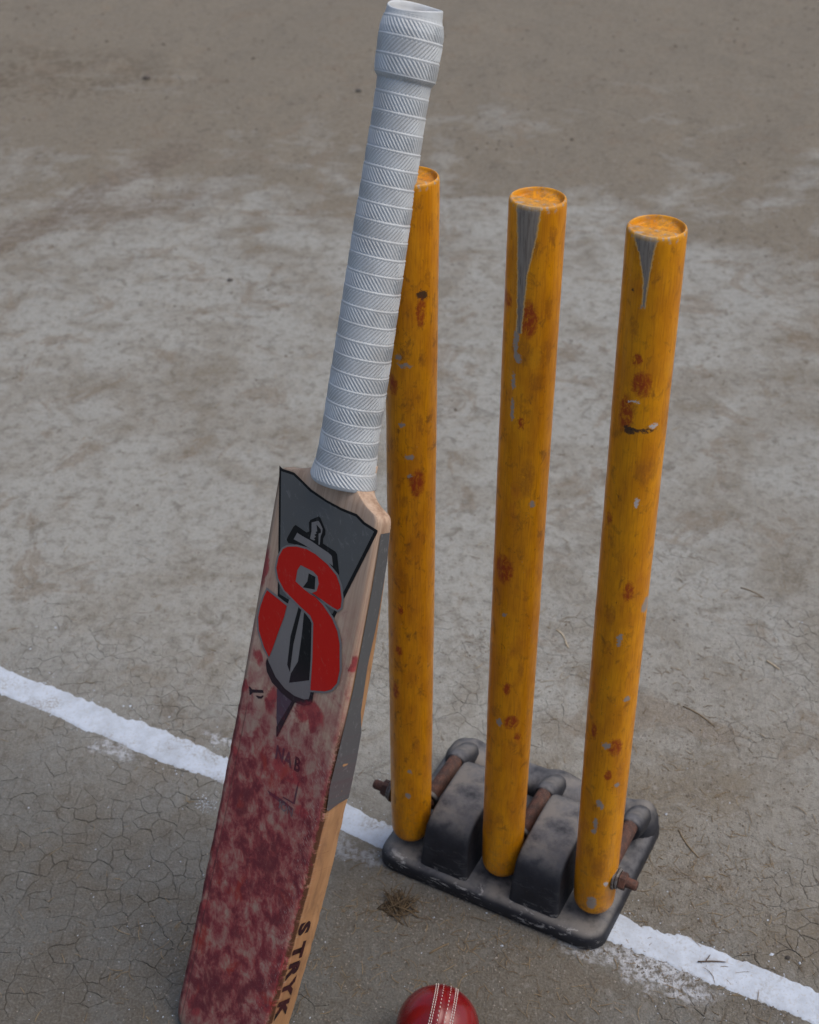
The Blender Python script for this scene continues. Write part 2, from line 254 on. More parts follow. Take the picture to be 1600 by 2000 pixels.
# ------------------------------------------------------------------ ground material
def ground_material():
    g = G('dry_cracked_soil'); g.flat = True; p = g.pos(); x, y, z = g.xyz(p)
    flat = g.vec(x, y, 0.0)
    big = g.noise(flat, 3.1, 4, 0.6, 0.6, (3.1, 1.7, 0)); mid = g.noise(flat, 11, 5, 0.62, 0.4, (8, 2, 0))
    fine = g.noise(flat, 55, 4, 0.65); grit = g.noise(flat, 420, 3, 0.6); tiny = g.noise(flat, 1400, 2, 0.6)
    pale, brown, dark = (0.302, 0.304, 0.279), (0.180, 0.158, 0.121), (0.092, 0.079, 0.060)
    k = big.ss(0.40, 0.64) * 0.45 + mid.ss(0.42, 0.68) * 0.42
    pool = g.ellipse(x + (big - 0.5) * 0.8, y + (mid - 0.5) * 0.6, -0.02, 1.75, 0.85, 0.95, 0.8)
    k = k + 0.24 - pool * 0.36
    streak = g.noise(g.vec(x * 1.0, y * 2.6, 0.0), 7, 4, 0.6, 0.3, (5, 5, 0)).ss(0.50, 0.68)
    k = k + streak * y.ss(1.4, 2.2) * 0.25
    # browner, looser soil far off; trodden brown patch beside and in front of the stump base
    k = k + (y + (big - 0.5) * 1.6).ss(2.3, 3.5) * 0.80
    k = k + g.ellipse(x + (mid - 0.5) * 0.25, y + (fine - 0.5) * 0.2, 0.30, 1.0, 0.13, 0.30, 0.7) * 0.40
    k = k + g.ellipse(x + (mid - 0.5) * 0.2, y + (fine - 0.5) * 0.15, 0.05, 0.82, 0.16, 0.10, 0.7) * 0.45
    k = k + y.ss(1.25, 0.78) * 0.12  # part of the foreground light falloff, put into the soil colour
    # two scuffed tracks on the left
    trk = []
    for (ax, ay), (bx, by), w, s in ((SP['track1a'], SP['track1b'], 0.050, 0.8), (SP['track2a'], SP['track2b'], 0.06, 0.7)):
        L = math.hypot(bx - ax, by - ay); ux, uy = (bx - ax) / L, (by - ay) / L
        al = (x - ax) * ux + (y - ay) * uy; ac = (x - ax) * (-uy) + (y - ay) * ux + (mid - 0.5) * 0.16
        trk.append((ac * (1 / w)).abs().ss(1.3, 0.4) * al.ss(-0.25, 0.1) * al.ss(L + 0.15, L - 0.1) * s * fine.ss(0.25, 0.55))
    col = g.mix(k.min(1.15).max(0.0), pale, brown)
    for t_ in trk: col = g.mix(t_ * 0.75, col, (0.128, 0.098, 0.074))
    # darker, greyer near-side clay of the worn pitch, deepened by painted-in foreground light falloff
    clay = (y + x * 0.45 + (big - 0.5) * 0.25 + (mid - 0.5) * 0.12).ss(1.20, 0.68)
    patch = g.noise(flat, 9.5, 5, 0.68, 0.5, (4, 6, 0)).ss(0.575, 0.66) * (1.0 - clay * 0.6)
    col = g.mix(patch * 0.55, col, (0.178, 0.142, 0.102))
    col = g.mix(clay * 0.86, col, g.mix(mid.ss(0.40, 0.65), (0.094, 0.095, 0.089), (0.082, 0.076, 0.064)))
    col = g.mix(fine.ss(0.46, 0.74) * 0.45, col, dark)
    col = g.mix(g.noise(flat, 170, 4, 0.7, 0.3, (2, 7, 0)).ss(0.50, 0.70) * 0.38, col, dark)
    col = g.mix(g.noise(flat, 130, 4, 0.7, 0.3, (12, 3, 0)).ss(0.54, 0.72) * (0.30 - clay * 0.15), col, (0.36, 0.355, 0.34))
    col = g.mix(g.noise(flat, 23, 5, 0.7, 0.5, (1, 9, 0)).ss(0.60, 0.72) * 0.5, col, dark)
    band = g.ellipse(x + (mid - 0.5) * 0.8, y + (fine - 0.5) * 0.4, SP['tuftband'][0] - 0.1, SP['tuftband'][1], 0.42, 0.20, 0.8)
    col = g.mix(band * fine.ss(0.30, 0.6) * mid.ss(0.35, 0.6) * 0.8, col, (0.100, 0.078, 0.052))
    col = g.mix(grit.ss(0.35, 0.75) * 0.35, col, g.mix(0.5, col, (0.34, 0.33, 0.31)))
    col = g.mix(tiny.ss(0.56, 0.70) * 0.45, col, dark)
    # lime dust beside the crease
    lime_n = g.noise(flat, 160, 4, 0.7).ss(0.35, 0.62)
    for (cx, cy), rx, ry, s in ((SP['dust1'], 0.05, 0.022, 0.75), (SP['dust2'], 0.035, 0.012, 0.6), (SP['dust3'], 0.03, 0.007, 0.7), ((0.17, 0.826), 0.03, 0.012, 0.5), ((-0.06, 0.955), 0.05, 0.012, 0.35)):
        dx, dy = x - cx, y - cy
        al = dx * 0.885 - dy * 0.465 + (fine - 0.5) * 0.05; ac = dx * 0.465 + dy * 0.885 + (mid - 0.5) * 0.05 + (fine - 0.5) * 0.03
        d = (al * (1 / rx)) * (al * (1 / rx)) + (ac * (1 / ry)) * (ac * (1 / ry))
        col = g.mix(d.ss(1.5, 0.1) * lime_n * s, col, (0.50, 0.53, 0.57))
    h = fine * 0.9 + grit * 0.55 + tiny * 0.2
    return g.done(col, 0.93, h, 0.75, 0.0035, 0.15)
M_SOIL = ground_material()

# ------------------------------------------------------------------ ground sheet
PX0, PX1, PY0, PY1 = -0.66, 0.66, 0.58, 1.80
def axis_lines(lo, hi, step, far):
    core = list(np.arange(lo, hi + 1e-9, step)); out = []; d = step; v = hi
    while v < far: d *= 1.35; v += d; core.append(v)
    d = step; v = lo
    while v > -far: d *= 1.35; v -= d; out.append(v)
    return np.array(out[::-1] + core)
def build_ground():
    xs = axis_lines(-1.7, 1.7, 0.0125, 320); ys = axis_lines(0.4, 4.6, 0.0125, 320)
    X, Y = np.meshgrid(xs, ys); Z = height(X, Y) - 0.0006
    inside = sstep(0, 0.05, X - PX0) * sstep(0, 0.05, PX1 - X) * sstep(0, 0.05, Y - PY0) * sstep(0, 0.05, PY1 - Y)
    Z = Z - 0.0022 * inside
    n, k = len(ys), len(xs); idx = np.arange(n * k).reshape(n, k)
    q = np.stack([idx[:-1, :-1], idx[:-1, 1:], idx[1:, 1:], idx[1:, :-1]], -1).reshape(-1, 4)
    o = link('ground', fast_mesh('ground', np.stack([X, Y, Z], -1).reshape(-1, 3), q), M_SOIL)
    return tag(o, 'dry grey brown cracked clay ground of the pitch', 'ground', kind='structure')
GROUND = build_ground()

def strength(x, y):
    s = 0.0
    for cx, cy in DATA['crack_px']:
        s = s + np.exp(-((x - cx) ** 2 + (y - cy) ** 2) / (2 * 0.055 ** 2))
    s = np.clip(s, 0, 1) * 0.50 + 0.47 + 0.34 * vn(x * 9, y * 9, 21) + 0.48 * vn(x * 31, y * 31, 22)
    for cx, cy, rr in ((0.30, 1.02, 0.10), (0.02, 0.83, 0.10), (0.18, 0.80, 0.08)):   # loose trodden soil hides the cracks
        s = s - 0.75 * np.exp(-((x - cx) ** 2 + (y - cy) ** 2) / (2 * rr ** 2))
    return np.clip(s, 0, 1) * (1 - 0.48 * sstep(0.95, 1.60, y)) * sstep(1.78, 1.50, y) * sstep(0.60, 0.68, y) * sstep(0.64, 0.58, abs(x))

def mud_plates():
    """The crust, split along its shrinkage cracks into irregular plates."""
    c = 0.0172; nx, ny = int((PX1 - PX0) / c) + 3, int((PY1 - PY0) / c) + 3
    rnd = random.Random(5); pts = {}
    for i in range(nx):
        for j in range(ny):
            if rnd.random() < 0.15: continue
            pts[i, j] = (PX0 + (i - 1 + 0.5 + rnd.uniform(-.46, .46)) * c, PY0 + (j - 1 + 0.5 + rnd.uniform(-.46, .46)) * c)
    def clip(poly, ax, ay, bx, by):
        mx, my, dx, dy = (ax + bx) / 2, (ay + by) / 2, bx - ax, by - ay; out = []
        for a, b in zip(poly, poly[1:] + poly[:1]):
            da = (a[0] - mx) * dx + (a[1] - my) * dy; db = (b[0] - mx) * dx + (b[1] - my) * dy
            if da <= 0: out.append(a)
            if da * db < 0:
                t = da / (da - db); out.append((a[0] + (b[0] - a[0]) * t, a[1] + (b[1] - a[1]) * t))
        return out
    def warp(P):
        x, y = P[:, 0], P[:, 1]
        return P + np.stack([0.0036 * vn(x * 75, y * 75, 31) + 0.0014 * vn(x * 230, y * 230, 32), 0.0036 * vn(x * 75, y * 75, 33) + 0.0014 * vn(x * 230, y * 230, 34)], 1)
    cells = []
    for (i, j), (ax, ay) in pts.items():
        if i < 1 or j < 1 or i > nx - 2 or j > ny - 2: continue
        poly = [(ax - .045, ay - .045), (ax + .045, ay - .045), (ax + .045, ay + .045), (ax - .045, ay + .045)]
        for di in range(-3, 4):
            for dj in range(-3, 4):
                if (di or dj) and (i + di, j + dj) in pts:
                    poly = clip(poly, ax, ay, *pts[i + di, j + dj])
        P = []
        for a, b in zip(poly, poly[1:] + poly[:1]):
            L = math.hypot(b[0] - a[0], b[1] - a[1])
            if L < 1e-6: continue
            n = max(1, int(L / 0.0030 + 0.5)); sw = a > b
            s, e = (b, a) if sw else (a, b)
            seg = [(s[0] + (e[0] - s[0]) * t / n, s[1] + (e[1] - s[1]) * t / n) for t in range(n + 1)]
            if sw: seg = seg[::-1]
            P += seg[:-1]
        P = warp(np.array(P)); cells.append((P, P.mean(0)))
    info = []
    for P, ctr in cells:
        st = strength(P[:, 0], P[:, 1]); cs = float(strength(ctr[0], ctr[1]))
        T = np.roll(P, -1, 0) - np.roll(P, 1, 0); T /= np.linalg.norm(T, axis=1, keepdims=True) + 1e-12
        N = np.stack([-T[:, 1], T[:, 0]], 1)
        gap = 0.00025 * sstep(0.30, 0.95, st) * (1 + 0.55 * vn(P[:, 0] * 45, P[:, 1] * 45, 41))
        gap = np.clip(gap, 0, None)
        A = P + N * gap[:, None]; Bv = P + N * (gap + np.where(gap > 0.00004, 0.0009, 0))[:, None]
        n = len(P); up = cs * 0.00035 * rnd.uniform(-1, 1)
        tx, ty = (rnd.uniform(-1, 1) * 0.02 * cs for _ in range(2))
        zz = lambda Q, d: height(Q[:, 0], Q[:, 1]) + up + (Q[:, 0] - ctr[0]) * tx + (Q[:, 1] - ctr[1]) * ty - d
        if gap.max() < 0.00005:
            V3 = np.concatenate([P, height(P[:, 0], P[:, 1])[:, None]], 1); F = [tuple(range(n))]
        else:
            drop = np.where(gap > 0.00004, 0.00022, 0.0)
            mid = ctr[None] + 0 * P[:1]
            V3 = np.concatenate([np.c_[A, zz(A, 0.0030)], np.c_[A, zz(A, drop)], np.c_[Bv, zz(Bv, 0.0)]])
            F = []
            for t in range(n):
                k = (t + 1) % n
                F += [(t, k, n + k, n + t), (n + t, n + k, 2 * n + k, 2 * n + t)]
            F.append(tuple(range(2 * n, 3 * n)))
        d = ctr[1] * math.cos(PITCH) + (CAM_H) * math.sin(PITCH)
        px = 800 + 2700 * ctr[0] / d; py = 1000 + 2700 * (CAM_H * math.cos(PITCH) - ctr[1] * math.sin(PITCH)) / d
        vis = -30 < px < 1630 and -30 < py < 2030
        hidden = 760 < px < 1260 and 1480 < py < 1800 or 380 < px < 640 and py > 1500 and px > 380 + (2000 - py) * 0.2
        info.append((gap.mean() / d if vis and not hidden else 0, ctr, V3, F))
    info.sort(key=lambda t: -t[0])
    rest_v, rest_f = [], []
    for i, (w, ctr, V3, F) in enumerate(info):
        if i < 300 and w > 0:
            loc = (float(ctr[0]), float(ctr[1]), 0.0)
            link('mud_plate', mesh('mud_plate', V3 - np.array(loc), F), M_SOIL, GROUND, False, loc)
        else:
            b = len(rest_v); rest_v.extend(V3.tolist()); rest_f.extend([tuple(b + k for k in f) for f in F])
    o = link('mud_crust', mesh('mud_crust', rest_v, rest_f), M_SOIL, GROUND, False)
    tag(o, kind='stuff')
mud_plates()

# ------------------------------------------------------------------ crease line
def lime_material():
    g = G('white_lime'); g.flat = True; p = g.pos()
    a = g.noise(p, 40, 5, 0.65); b = g.noise(p, 330, 4, 0.6); c = g.noise(p, 120, 4, 0.7, 0.8)
    col = g.mix(a.ss(0.35, 0.7), (0.46, 0.515, 0.585), (0.385, 0.425, 0.475))
    col = g.mix(b.ss(0.56, 0.70) * 0.50, col, (0.36, 0.34, 0.31))
    col = g.mix(g.noise(p, 18, 5, 0.7, 0.5, (3, 1, 0)).ss(0.50, 0.68) * b.ss(0.38, 0.58) * 0.75, col, (0.27, 0.26, 0.24))
    col = g.mix(c.ss(0.66, 0.72) * 0.6, col, (0.35, 0.32, 0.28))
    return g.done(col, 0.95, a * 0.3 + b * 0.5, 0.45, 0.0014, 0.1)
M_LIME = lime_material()
def crease():
    xs = np.arange(-0.85, 0.85, 0.0016); nw = 14; vs = []
    up = -0.53448 * xs + 0.97950; lo = -0.52837 * xs + 0.93500
    def rag(seed, amp): return amp * (0.0026 * vn(xs * 27, xs * 0, seed) + 0.0024 * vn(xs * 110, xs * 0, seed + 1) * (0.5 + 0.5 * vn(xs * 13, xs * 0, seed + 3)) + 0.0018 * vn(xs * 330, xs * 0, seed + 2) * (0.6 + 0.6 * vn(xs * 40, xs * 0, seed + 4)))
    up = up + rag(51, 1.7) + 0.0022 * vn(xs * 9, xs * 0, 57); lo = lo + rag(61, 0.8) + 0.0025 * vn(xs * 7, xs * 0, 67)
    for i, x in enumerate(xs):
        for j in range(nw):
            t = j / (nw - 1); y = lo[i] + (up[i] - lo[i]) * t
            e = min(t, 1 - t) * 14
            z = (hts(x, y)) + 0.0004 + 0.0005 * min(1.0, e) + 0.0002 * (vns(x * 160, y * 160, 71))
            if j in (0, nw - 1): z = (hts(x, y)) - 0.0015
            vs.append((x, y, z))
    idx = np.arange(len(xs) * nw).reshape(len(xs), nw)
    q = np.stack([idx[:-1, :-1], idx[1:, :-1], idx[1:, 1:], idx[:-1, 1:]], -1).reshape(-1, 4)
    o = link('crease_line', fast_mesh('crease_line', vs, q), M_LIME)
    tag(o, 'white lime crease line with ragged edges painted across the ground', 'line', kind='structure')
crease()

# ------------------------------------------------------------------ stump set
S_B = [Vector(s[0]) for s in DATA['stumps']]; S_T = [Vector(s[1]) for s in DATA['stumps']]
PHI = -0.49233; S_O = Vector((0.08606, 0.90800, 0)); SR = 0.02025
SET = empty('stump_set', Matrix.Translation(S_O) @ Matrix.Rotation(PHI, 4, 'Z'))
tag(SET, 'three scuffed yellow wooden stumps bolted to a black rubber base', 'stumps')
SET_INV = SET.matrix_world.inverted()

def stump_material(k):
    g = G('chipped_yellow_paint'); p = g.obj(); x0, y0, z = g.xyz(p)
    th = g.math('ARCTAN2', x0, y0 * -1.0) * SR
    q = g.vec(th, z * 1.0, 0.0 + k * 3.3)
    wob = (g.noise(q, 250, 5, 0.8) - 0.5) * 0.0100; wob2 = (g.noise(q, 200, 5, 0.8, 0, (7, 3, 1)) - 0.5) * 0.0140
    x = th + wob; zz = z + wob2
    base = g.mix(g.noise(g.vec(th * 1.0, z * 0.35, k * 1.7), 60, 4, 0.6).ss(0.35, 0.65), (0.70, 0.285, 0.004), (0.56, 0.205, 0.004))
    side = g.math('SQRT', x0 * x0 + y0 * y0).ss(0.0165, 0.0188)
    fibre = g.noise(g.vec(th, z * 0.06, k * 2.1), 700, 3, 0.6) * side
    base = g.mix(fibre.ss(0.42, 0.75) * 0.5, base, (0.34, 0.11, 0.008))
    dirt = g.noise(g.vec(th, z * 0.6, k * 5.0), 95, 6, 0.72, 0.5)
    base = g.mix(dirt.ss(0.52, 0.70) * side * (0.85 if k == 0 else 0.68), base, (0.20, 0.075, 0.012))
    blot = g.noise(g.vec(th, z * 0.5, k * 9.0 + 2), 38, 4, 0.6)
    base = g.mix(blot.ss(0.58, 0.72) * 0.45, base, (0.40, 0.10, 0.012))
    scr = g.noise(g.vec(th + z * 0.25, z * 0.55, k * 4.0), 300, 5, 0.75, 1.2)
    base = g.mix(scr.ss(0.62, 0.69) * blot.ss(0.32, 0.54) * 0.8, base, (0.09, 0.035, 0.012))
    pits = g.noise(g.vec(th, z * 0.7, k * 8.0), 520, 2, 0.5).ss(0.735, 0.76) * blot.ss(0.45, 0.55)
    base = g.mix(pits * 0.8, base, (0.30, 0.29, 0.27))
    cols = [(0.26, 0.022, 0.008), (0.26, 0.085, 0.012), (0.27, 0.255, 0.235), (0.5, 0.5, 0.5), (0.035, 0.025, 0.02), (0.72, 0.33, 0.012)]
    stn = [0.86, 0.50, 0.9, 0.9, 0.9, 0.35]; col = base; bare = None; tex = g.noise(g.vec(th, z * 0.55, k * 2.0), 330, 5, 0.78, 0.8).ss(0.30, 0.56)
    for mx, mz, ra, rb, c in DATA['marks'][k]:
        e = g.ellipse(x, zz, mx, mz, ra * 1.05, rb * 1.05, (0.62, 0.75, 0.3, 0.3, 0.35, 0.6)[c])
        if c in (0, 1): e = e * tex
        col = g.mix(e * stn[c], col, cols[c])
        if c == 2: bare = e if bare is None else bare.max(e)
    wd = DATA['wedge'][k]
    if wd:
        # long bare strip of grey primer running down from the top
        zs = [(wd[2 * i][1] + wd[2 * i + 1][1]) / 2 for i in range(4)]; mids = [(wd[2 * i][0] + wd[2 * i + 1][0]) / 2 for i in range(4)]; hws = [(wd[2 * i + 1][0] - wd[2 * i][0]) / 2 for i in range(4)]
        tot = None; halo = None; xw = th + wob * 0.34
        for i in range(3):
            t = (zz - zs[i + 1]) * (1 / (zs[i] - zs[i + 1]))
            c_ = t * (mids[i] - mids[i + 1]) + mids[i + 1]; h_ = t * (hws[i] - hws[i + 1]) + hws[i + 1]
            e = ((xw - c_).abs() / h_.max(0.0002)).ss(1.12, 0.92) * t.ss(-0.02, 0.0) * t.ss(1.6 if i == 0 else 1.02, 1.5 if i == 0 else 1.0)
            e2 = ((xw - c_).abs() - 0.0006).ss(h_ * 1.05 + 0.0004, h_ * 1.05) * t.ss(-0.02, 0.0) * t.ss(1.6 if i == 0 else 1.02, 1.5 if i == 0 else 1.0)
            tot = e if tot is None else tot.max(e); halo = e2 if halo is None else halo.max(e2)
        halo = halo * side; tot = tot * g.math('SQRT', x0 * x0 + y0 * y0).ss(0.0183, 0.0192)
        prim = g.mix(fibre.ss(0.4, 0.7), (0.25, 0.22, 0.185), (0.165, 0.14, 0.118))
        prim = g.mix(g.noise(g.vec(th, z * 0.03, 1.0), 1500, 2).ss(0.64, 0.70), prim, (0.05, 0.04, 0.035))
        col = g.mix(halo * 0.8, col, (0.60, 0.40, 0.16)); col = g.mix(tot, col, prim); bare = tot if bare is None else bare.max(tot)
    # paint worn off the top rim
    top = 0.6862
    rim = g.noise(p, 260, 4, 0.7); rimz = (z - (top - 0.0065)).ss(0.0, 0.004)
    col = g.mix(z.ss(top - 0.004, top - 0.002) * 0.35, col, (0.50, 0.27, 0.03))
    col = g.mix((1.0 - side) * g.noise(p, 190, 5, 0.75).ss(0.42, 0.62) * 0.6, col, (0.22, 0.125, 0.03))
    col = g.mix(rimz * rim.ss(0.54, 0.60) * (y0 * -1.0).ss(-0.012, 0.010, 0.35, 1.0) * 0.8, col, (0.30, 0.275, 0.24))
    low = z.ss(0.11, 0.0) * g.noise(q, 170, 5, 0.7).ss(0.48, 0.62)
    col = g.mix(low * 0.4, col, (0.25, 0.14, 0.05))
    h = fibre * 0.35 + dirt * 0.3
    if wd: h = h - tot * 0.9
    rgh = g.noise(q, 60, 4).ss(0.3, 0.7, 0.28, 0.46)
    return g.done(col, rgh, h, 0.35, 0.0006, 0.3)

def stump_mesh(L, k):
    n = 96; prof = [(0.0, 0.0085), (0.0012, 0.0122), (0.0040, 0.0160), (0.0085, 0.0184), (0.014, 0.0192), (0.03, 0.0196)]
    prof += [(z, 0.0196 + 0.00065 * min(1, z / 0.25)) for z in np.linspace(0.045, L - 0.006, 60)] + [(L - 0.0024, 0.02015), (L - 0.0010, 0.0198)]
    a = -0.30 + PHI        # the bail groove runs along the wicket, ends towards the neighbouring stumps
    def groove(x, y):
        gc = -x * math.sin(PHI) + y * math.cos(PHI) - 0.0062; rho = math.hypot(x, y)
        d = 0.0052 * math.sqrt(max(0.0, 1 - (gc / 0.0112) ** 2))
        t = min(1, max(0, (0.0187 - rho) / 0.0016)); return d * t * t * (3 - 2 * t)
    rings = []
    for z, r in prof:
        ring = []
        for j in range(n):
            t = 2 * math.pi * j / n
            rr = r + 0.00012 * (vns(t * 3, z * 40 + k * 9, 81)) + 0.0001 * (vns(t * 9, z * 120, 82))
            ring.append((rr * math.sin(t), -rr * math.cos(t), z))
        rings.append(ring)
    for f in (0.985, 0.955, 0.93, 0.905, 0.88, 0.855, 0.83, 0.79, 0.75, 0.70, 0.65, 0.6, 0.55, 0.5, 0.45, 0.4, 0.35, 0.3, 0.25, 0.2, 0.15, 0.1, 0.05):
        ring = []
        for j in range(n):
            t = 2 * math.pi * j / n; r = 0.0196 * f; x, y = r * math.sin(t), -r * math.cos(t)
            ring.append((x, y, L - 0.0004 * (f > 0.97) - groove(x, y)))
        rings.append(ring)
    vs, fs = tube_grid(rings)
    return mesh('stump', vs, fs)
STUMP_LABELS = ['yellow stump behind the bat handle, covered in brown scuffs', 'middle yellow stump with a long grey bare strip from its top', 'yellow stump nearest the camera with a short grey wedge at its top']
for k in range(3):
    ax = S_T[k] - S_B[k]; L = ax.length; ax.normalize()
    X = (Vector((1, 0, 0)) - ax * ax.x).normalized(); Y = ax.cross(X)
    mw = Matrix(((X.x, Y.x, ax.x, S_B[k].x), (X.y, Y.y, ax.y, S_B[k].y), (X.z, Y.z, ax.z, S_B[k].z), (0, 0, 0, 1)))
    o = link('stump', stump_mesh(L, k), stump_material(k), SET)
    o.matrix_local = SET_INV @ mw
    tag(o, STUMP_LABELS[k])

def rubber_material():
    g = G('dusty_black_rubber'); p = g.obj(); x, y, z = g.xyz(p); nz = g.normal_z()
    a = g.noise(p, 70, 5, 0.65); b = g.noise(p, 260, 4, 0.7); c = g.noise(p, 24, 4, 0.6)
    col = g.mix(a.ss(0.4, 0.7), (0.014, 0.015, 0.020), (0.026, 0.027, 0.032))
    dust = nz.ss(0.35, 1.0) * (a * 0.7 + c * 0.6).ss(0.38, 0.74)
    col = g.mix(dust * 0.82, col, g.mix(c.ss(0.4, 0.6), (0.135, 0.135, 0.142), (0.195, 0.182, 0.165)))
    scuff = (y * -1.0).ss(0.022, 0.030) * g.noise(g.vec(x, y, z * 3.0), 60, 5, 0.75, 0.6, (4, 0, 0)).ss(0.56, 0.64)
    col = g.mix(scuff * z.ss(0.030, 0.018, 0.12, 1.0) * 0.6, col, (0.45, 0.44, 0.42))
    spk = b.ss(0.70, 0.74)
    col = g.mix(spk * 0.5, col, (0.35, 0.33, 0.3))
    return g.done(col, a.ss(0.3, 0.7, 0.5, 0.75), a * 0.5 + b * 0.5, 0.45, 0.0012, 0.35)
M_RUB = rubber_material()
def rust_material():
    g = G('rusty_iron'); p = g.obj(); a = g.noise(p, 130, 5, 0.7); b = g.noise(p, 500, 4, 0.7)
    col = g.mix(a.ss(0.38, 0.66), (0.050, 0.026, 0.020), (0.105, 0.044, 0.028))
    col = g.mix(b.ss(0.55, 0.7) * 0.5, col, (0.16, 0.13, 0.11))
    return g.done(col, 0.75, a + b, 0.6, 0.001, 0.4)
M_RUST = rust_material()
def washer_material():
    g = G('grey_washer_steel'); p = g.obj(); a = g.noise(p, 300, 4)
    return g.done(g.mix(a.ss(0.4, 0.65), (0.19, 0.18, 0.17), (0.10, 0.07, 0.055)), 0.5, a, 0.4, 0.0008, 0.5, None, 0.5)
M_WASH = washer_material()

def rounded_rect(x0, x1, y0, y1, r, seg=8):
    pts = []
    for cx, cy, a0 in ((x1 - r, y0 + r, -90), (x1 - r, y1 - r, 0), (x0 + r, y1 - r, 90), (x0 + r, y0 + r, 180)):
        for i in range(seg + 1):
            t = R(a0 + 90 * i / seg); pts.append((cx + r * math.cos(t), cy + r * math.sin(t)))
    return pts
def plate_mesh(name, x0, x1, y0, y1, r, prof):
    """prof: list of (inset, z) from the bottom rim to the middle of the top"""
    rings = []
    for ins, z in prof:
        ring = rounded_rect(x0 + ins, x1 - ins, y0 + ins, y1 - ins, max(0.002, r - ins))
        rings.append([(px + 0.0007 * (vns(px * 60, py * 60 + z * 90, 91)), py + 0.0007 * (vns(px * 60, py * 60 + z * 90, 92)), z + 0.0006 * (vns(px * 40, py * 40, 93)) * (z > 0.01)) for px, py in ring])
    vs, fs = tube_grid(rings); return mesh(name, vs, fs)
BASE = link('base_plate', plate_mesh('base_plate', -0.119, 0.119, -0.036, 0.146, 0.020, [(0.003, -0.003), (0.0, 0.002), (0.0, 0.011), (0.0012, 0.0155), (0.004, 0.0185), (0.008, 0.0200), (0.013, 0.0204), (0.03, 0.0206), (0.06, 0.0206)]), M_RUB, SET)
# raised back rail of the base with a boss for each sleeve
def rail_mesh():
    rings = []
    for i, e in enumerate(np.linspace(-0.118, 0.118, 60)):
        end = math.sqrt(max(0.0, 1 - max(0, (abs(e) - 0.104) / 0.0145) ** 2)); end = max(end, 0.05)
        lump = sum(math.exp(-((e - c) / 0.0125) ** 2) for c in (-0.0900, 0.010, 0.100))
        hz = (0.0165 + 0.006 * lump) * end; hw = (0.020 + 0.002 * lump) * end
        ring = []
        for j in range(20):
            t = 2 * math.pi * j / 20; c, s = math.cos(t), math.sin(t)
            sx = math.copysign(abs(c) ** 0.7, c); sz = math.copysign(abs(s) ** 0.75, s)
            ring.append((e, 0.1225 + hw * sx + 0.0008 * (vns(e * 90, t * 2, 95)), 0.017 + (hz if s > 0 else 0.012) * sz + 0.0008 * (vns(e * 70, t * 2, 96))))
        rings.append(ring)
    vs, fs = tube_grid(rings); return mesh('back_rail', vs, fs)
link('back_rail', rail_mesh(), M_RUB, BASE)
# rubber blocks between the stumps
def block_mesh():
    side = [(-0.0295, 0.0200), (-0.0292, 0.0275), (-0.0272, 0.0420), (-0.0245, 0.0555), (-0.0205, 0.0660), (-0.0140, 0.0735), (-0.0050, 0.0780), (0.010, 0.0805), (0.030, 0.0822), (0.050, 0.0825), (0.060, 0.0810), (0.067, 0.0765), (0.071, 0.0690), (0.0735, 0.0540), (0.0760, 0.0360), (0.0775, 0.0200)]
    rings = []
    # loft across the width with rounded shoulders
    for wf, sh in ((-1.0, 0.88), (-0.985, 0.945), (-0.95, 0.975), (-0.88, 0.993), (-0.75, 1.0), (-0.3, 1.003), (0.3, 1.003), (0.75, 1.0), (0.88, 0.993), (0.95, 0.975), (0.985, 0.945), (1.0, 0.88)):
        ring = []
        for gy, z in side:
            hw = 0.0252 - 0.0022 * (z - 0.02) / 0.06
            cy, cz = 0.022, 0.02
            yy = cy + (gy - cy) * (1 - (1 - sh) * 0.7); z2 = cz + (z - cz) * sh
            ring.append((wf * hw + 0.0004 * (vns(gy * 90, z * 90, 97)), yy + 0.0004 * (vns(wf * 9, z * 90, 98)), z2 + 0.0006 * (vns(wf * 5, gy * 60, 99)) * (z > 0.03)))
        rings.append(ring)
    n = len(side); vs = [p for r in rings for p in r]; fs = []
    for i in range(len(rings) - 1):
        for j in range(n - 1):
            fs.append((i * n + j, i * n + j + 1, (i + 1) * n + j + 1, (i + 1) * n + j))
    fs.append(tuple(range(n))[::-1]); fs.append(tuple((len(rings) - 1) * n + j for j in range(n)))
    return mesh('rubber_block', vs, fs)
bm_ = block_mesh()
for i, c in enumerate((-0.0473, 0.0478)):
    b = link('rubber_block', bm_ if i == 0 else bm_, M_RUB if i == 0 else None, SET, True, (c, 0, 0.0004))
# rusty sleeves running back from each stump into the rail
for c in (-0.0905, 0.0090, 0.1005):
    vs, fs = lathe_x([(0.016, 0.0070), (0.020, 0.0077), (0.060, 0.0077), (0.085, 0.0076), (0.090, 0.0072)], 20, 'y')
    s = link('sleeve', mesh('sleeve', vs, fs), M_RUST, SET, True, (c, 0, 0.050))
    vs, fs = lathe_x([(0.0845, 0.0090), (0.0848, 0.0104), (0.0870, 0.0114), (0.0930, 0.0122), (0.1050, 0.0126), (0.1180, 0.0116), (0.1260, 0.0085), (0.1290, 0.004)], 24, 'y')
    link('rubber_boss', mesh('rubber_boss', [(x + 0.0005 * vns(x * 90, y * 90 + z * 40, 94), y, (z if z > 0 else z * 1.6) - 0.003 - max(0, y - 0.088) * 0.40) for x, y, z in vs], fs), M_RUB, s, True)
    vs, fs = lathe_x([(0.0215, 0.0100), (0.0222, 0.0112), (0.0262, 0.0112), (0.0270, 0.0100)], 20, 'y')
    link('collar', mesh('collar', vs, fs), M_RUB, s, True)
